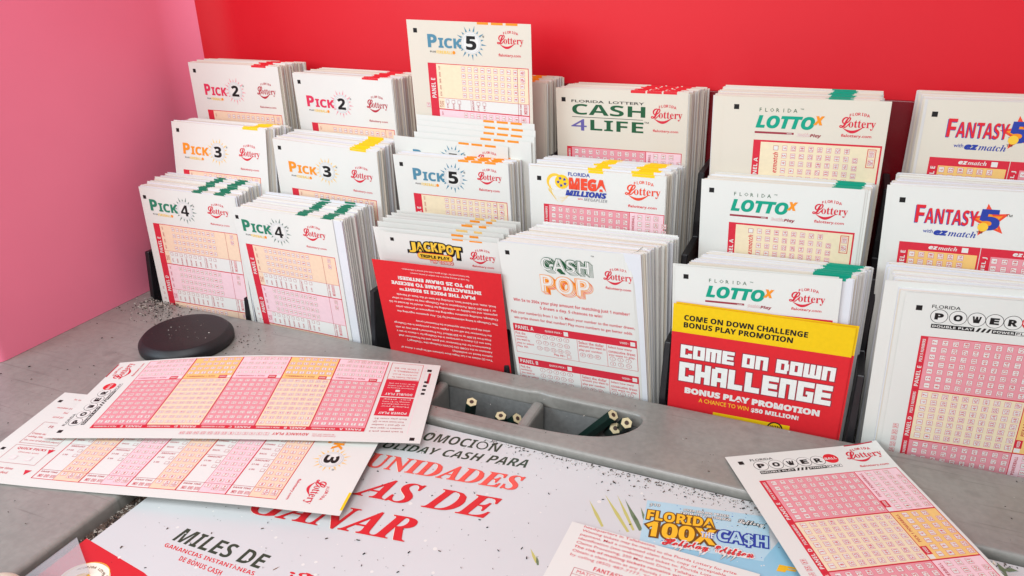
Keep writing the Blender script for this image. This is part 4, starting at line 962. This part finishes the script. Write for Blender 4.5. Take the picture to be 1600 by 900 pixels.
    # foliage print at the right end of the poster
    rnd = random.Random(3)
    for i in range(90):
        x = rnd.uniform(455, 560); y = rnd.uniform(-100, -66); a = rnd.uniform(0, 6.28); l = rnd.uniform(3, 8)
        p = Vector(g(x, y)); t = Vector((math.cos(a), math.sin(a))); n = Vector((-t.y, t.x)) * l * .16
        s.add([tuple(p - t * l / 2), tuple(p - n), tuple(p + t * l / 2), tuple(p + n)], [(0, 1, 2, 3)], rnd.choice(('leaf', 'leafdark', 'leafdark', 'creamwhite')), 6 + (i % 5))
    for i in range(120):       # printed snow
        x = rnd.uniform(140, 420); y = rnd.uniform(-230, -72); r = rnd.choice((.35, .5, .7, 1.1, 1.5)) * .7
        s.disc(*g(x, y), r, 'white', 1, 10)
    o = s.build('poster', Matrix.Translation((PX, PY, -0.0040)))
    tag(o, 'white printed poster with big red italic capitals lying in the sunken field of the counter', 'poster')
POSTER_TEXT = []; POSTER_RIM = []
#POSTERTEXT
POSTER_TEXT=[
  (bital('OMOCIÓN'),[(237.59, -79.16), (281.96, -73.78), (280.81, -64.5), (236.34, -69.6)],'poster_green',1,0.0),
  (bital('OLIDAY CASH PARA'),[(220.46, -93.55), (299.92, -80.84), (299.8, -73.59), (220.05, -87.77)],'poster_green',1,0.0),
  (serif('UNIDADES'),[(222.08, -110.81), (303.24, -99.48), (302.96, -87.74), (218.86, -99.03)],'coral',3,0.01),
  (serif('AS DE'),[(228.03, -132.57), (298.51, -123.66), (298.57, -107.38), (229.08, -116.91)],'poster_red',3,0.015),
  (serif('GANAR'),[(187.78, -163.12), (269.33, -152.01), (268.19, -135.18), (186.98, -148.29)],'poster_red',3,0.015),
  (bital('MILES DE'),[(168.45, -191.21), (219.68, -190.4), (218.4, -181.76), (167.67, -182.3)],'poster_green',1,0),
  (bital('GANANCIAS INSTANTÁNEAS'),[(168.53, -195.71), (219.17, -194.37), (217.72, -191.75), (167.05, -193.01)],'poster_red',1,0),
  (bital('DE BONUS CASH'),[(181.03, -199.75), (205.59, -199.91), (204.32, -197.21), (179.92, -197.17)],'poster_red',1,0),
  (bital('¡$1'),[(234.19, -191.3), (254.19, -190.55), (252.31, -182.84), (231.39, -184.73)],'poster_red',1,0.02),
]
POSTER_RIM=[  (serif('UNIDADES'),[(222.08, -110.81), (303.24, -99.48), (302.96, -87.74), (218.86, -99.03)],'creamwhite',2,0.0,(-0.5,0.25)),
  (serif('AS DE'),[(228.03, -132.57), (298.51, -123.66), (298.57, -107.38), (229.08, -116.91)],'creamwhite',2,0.0,(-0.5,0.25)),
  (serif('GANAR'),[(187.78, -163.12), (269.33, -152.01), (268.19, -135.18), (186.98, -148.29)],'creamwhite',2,0.0,(-0.5,0.25)),
]
#END1
poster()
def film():
    P = [(0.1273, -0.2075), (0.1362, -0.2126), (0.1515, -0.2210), (0.1640, -0.3200), (0.1268, -0.3200)]
    n = len(P); vs = [(x, y, -0.0026) for x, y in P] + [(x, y, -0.0031) for x, y in P]
    F = [tuple(range(n))[::-1], tuple(range(n, 2 * n))] + [(i, (i + 1) % n, n + (i + 1) % n, n + i) for i in range(n)]
    o = link('plastic_sheet', mesh('plastic_sheet', vs, F, ['clear_film']))
    tag(o, 'corner of a clear plastic sheet lying over the red corner of the poster', 'plastic sheet')
film()

# ------------------------------------------------------------------ disc, pencils, cap, crumbs
def disc():
    prof = [(0.0, 0.0092), (0.020, 0.0092), (0.0262, 0.0092), (0.0270, 0.0091), (0.0278, 0.0085), (0.0292, 0.0070), (0.0302, 0.0058), (0.0306, 0.0046), (0.0306, 0.0018), (0.0300, 0.0005), (0.0285, 0.0002), (0.0, 0.0002)]
    n = 72; vs = []; F = []
    for r, z in prof[1:-1]:
        for i in range(n): a = 2 * math.pi * i / n; vs.append((r * math.cos(a), r * math.sin(a), z))
    m = len(prof) - 2
    for j in range(m - 1):
        for i in range(n): F.append((j * n + i, (j + 1) * n + i, (j + 1) * n + (i + 1) % n, j * n + (i + 1) % n))
    F.append(tuple(range(n))); F.append(tuple((m - 1) * n + i for i in range(n))[::-1])
    o = link('rubber_disc', mesh('rubber_disc', vs, F, ['puck_rubber'], smooth=True)); o.location = (0.0365, -0.0450, 0.0)
    tag(o, 'round black rubber disc lying on the grey counter before the slips', 'disc')
disc()
def pencil(end, direction, label, length=0.062):
    root = empty('pencil', end); z = Vector(direction).normalized(); root.rotation_mode = 'QUATERNION'; root.rotation_quaternion = z.to_track_quat('Z', 'Y')
    tag(root, label, 'pencil', 'short dark green pencils in the trough')
    def prism(nm, r0, za, zb, m, n=6, inner=0.0, bev=0):
        vs = [(r0 * math.cos(2 * math.pi * i / n), r0 * math.sin(2 * math.pi * i / n), za) for i in range(n)] + [(r0 * math.cos(2 * math.pi * i / n), r0 * math.sin(2 * math.pi * i / n), zb) for i in range(n)]
        F = [tuple(range(n))[::-1], tuple(range(n, 2 * n))] + [(i, (i + 1) % n, n + (i + 1) % n, n + i) for i in range(n)]
        if za > zb: F = [f[::-1] for f in F]
        return link(nm, mesh(nm, vs, F, [m]), root)
    prism('barrel', 0.0037, 0.0, length, 'pencil_green'); prism('wood_end', 0.00335, -0.00035, 0.001, 'pencil_wood'); prism('lead', 0.0013, -0.0006, 0.0015, 'lead', 10)
#PENCILS
pencil((0.3297, -0.0219, -0.0005),(-0.617, 0.163, -0.769),'longest dark green pencil stub leaning at the right end of the trough')
pencil((0.338, -0.0231, -0.003),(-0.414, 0.518, -0.749),'pencil stub in the right end of the trough, farthest right of three')
pencil((0.3313, -0.022, -0.009),(-0.417, 0.591, -0.691),'pencil stub in the right end of the trough, below the other two')
pencil((0.245, -0.0318, -0.006),(-0.254, 0.237, -0.938),'pencil stub standing alone in the left part of the trough with its cut end up')
pencil((0.2635, -0.0306, -0.012),(-0.179, 0.256, -0.95),'low pencil stub whose cut end peeps over the trough edge, left of the rib')
pencil((0.2731, -0.0281, -0.013),(-0.685, 0.151, -0.713),'pencil stub lying against the rib of the trough')
#END2
def cap():
    bm = bmesh.new(); bmesh.ops.create_uvsphere(bm, u_segments=32, v_segments=16, radius=0.011)
    for v in bm.verts: v.co.z = max(v.co.z, -0.004) * 0.6
    o = link('plastic_dome', bm_mesh('plastic_dome', bm, 'cream_plastic', True)); o.location = (CAPX, CAPY, 0.0025)
    tag(o, 'small cream plastic dome on the grey counter in the near left corner', 'dome')
#CAP
CAPX,CAPY=0.1316,-0.2487
cap()
#END3
def crumbs():
    rnd = random.Random(11); VS = []; FS = []; MI = []
    def crumb(x, y, z, l, wd, h, m):
        a = rnd.uniform(0, 6.28); t = rnd.uniform(-.35, .35); ca, sa = math.cos(a), math.sin(a); b = len(VS)
        for k in (0, 1):
            for (p, q) in ((-.5, -.35), (.5, -.5 * rnd.random()), (.45, .5 * rnd.random()), (-.4, .5)):
                xx, yy = p * l * (1 - .25 * k), q * wd * (1 - .3 * k); VS.append((x + xx * ca - yy * sa, y + xx * sa + yy * ca, z + h * k + abs(t) * l * .3 * (p + .5)))
        FS.extend([(b + 3, b + 2, b + 1, b), (b + 4, b + 5, b + 6, b + 7)] + [(b + i, b + (i + 1) % 4, b + 4 + (i + 1) % 4, b + 4 + i) for i in range(4)]); MI.extend([m] * 6)
    ZP = -0.0039
    def some(n, fx, fy, z, lo=.0006, hi=.0022, mw=(0, 0, 1, 1, 1, 2)):
        for _ in range(n):
            l = lo + (hi - lo) * rnd.random() ** 2.6
            x, y = fx(), fy()
            crumb(x, y, z(x, y) if callable(z) else z, l, l * rnd.uniform(.2, .5), min(l * .3, .0005), rnd.choice(mw))
    U = rnd.uniform; G_ = rnd.gauss
    # over the poster
    some(430, lambda: U(.14, .44), lambda: U(-.23, -.066), ZP, .0004, .0016, (0, 0, 0, 1, 1))
    # along the near edge of the rim
    some(560, lambda: .54 - .27 * rnd.random() ** .8, lambda: -.0652 - abs(G_(0, .0028)), ZP, .0004, .0015, (0, 0, 1, 1, 2))
    some(150, lambda: U(.34, .47), lambda: -.066 - abs(G_(0, .007)), ZP, .0004, .0018, (0, 0, 1, 1))
    # groove left of the poster
    some(1500, lambda: U(.1246, .1342), lambda: U(-.215, -.165), -.0080, .0006, .0024, (0, 1, 1, 1, 2))
    # heap at the foot of the side panel, round the disc, thinly over the counter
    some(420, lambda: -.032 + G_(0, .0105), lambda: .0 - abs(G_(0, .011)), .0003, .0005, .0020, (0, 0, 1, 2, 2))
    some(240, lambda: -.008 + G_(0, .013), lambda: -.018 + G_(0, .010), .0003, .0004, .0016, (0, 0, 1, 2))
    some(110, lambda: .07 + G_(0, .010), lambda: -.030 + G_(0, .012), .0003, .0004, .0015, (0, 0, 1))
    some(130, lambda: U(-.055, .12), lambda: U(-.22, -.01), .0003, .0004, .0017, (0, 0, 1))
    some(110, lambda: U(.12, .54), lambda: U(-.060, -.003), .0003, .0003, .0013, (0, 1, 2))
    some(28, lambda: .0365 + G_(0, .011), lambda: -.045 + G_(0, .010), .0093, .0004, .0012, (2, 2, 1))
    some(120, lambda: U(.20, .34), lambda: U(-.045, -.02), -.0338, .0005, .0018, (0, 1, 2))
    VSb = VS
    o = link('pencil_shavings', mesh('pencil_shavings', VSb, FS, ['debris_dark', 'debris_brown', 'debris_pale'], MI))
    tag(o, 'dark rubber crumbs and pencil shavings scattered over the poster and counter', 'crumbs', kind='stuff')
crumbs()
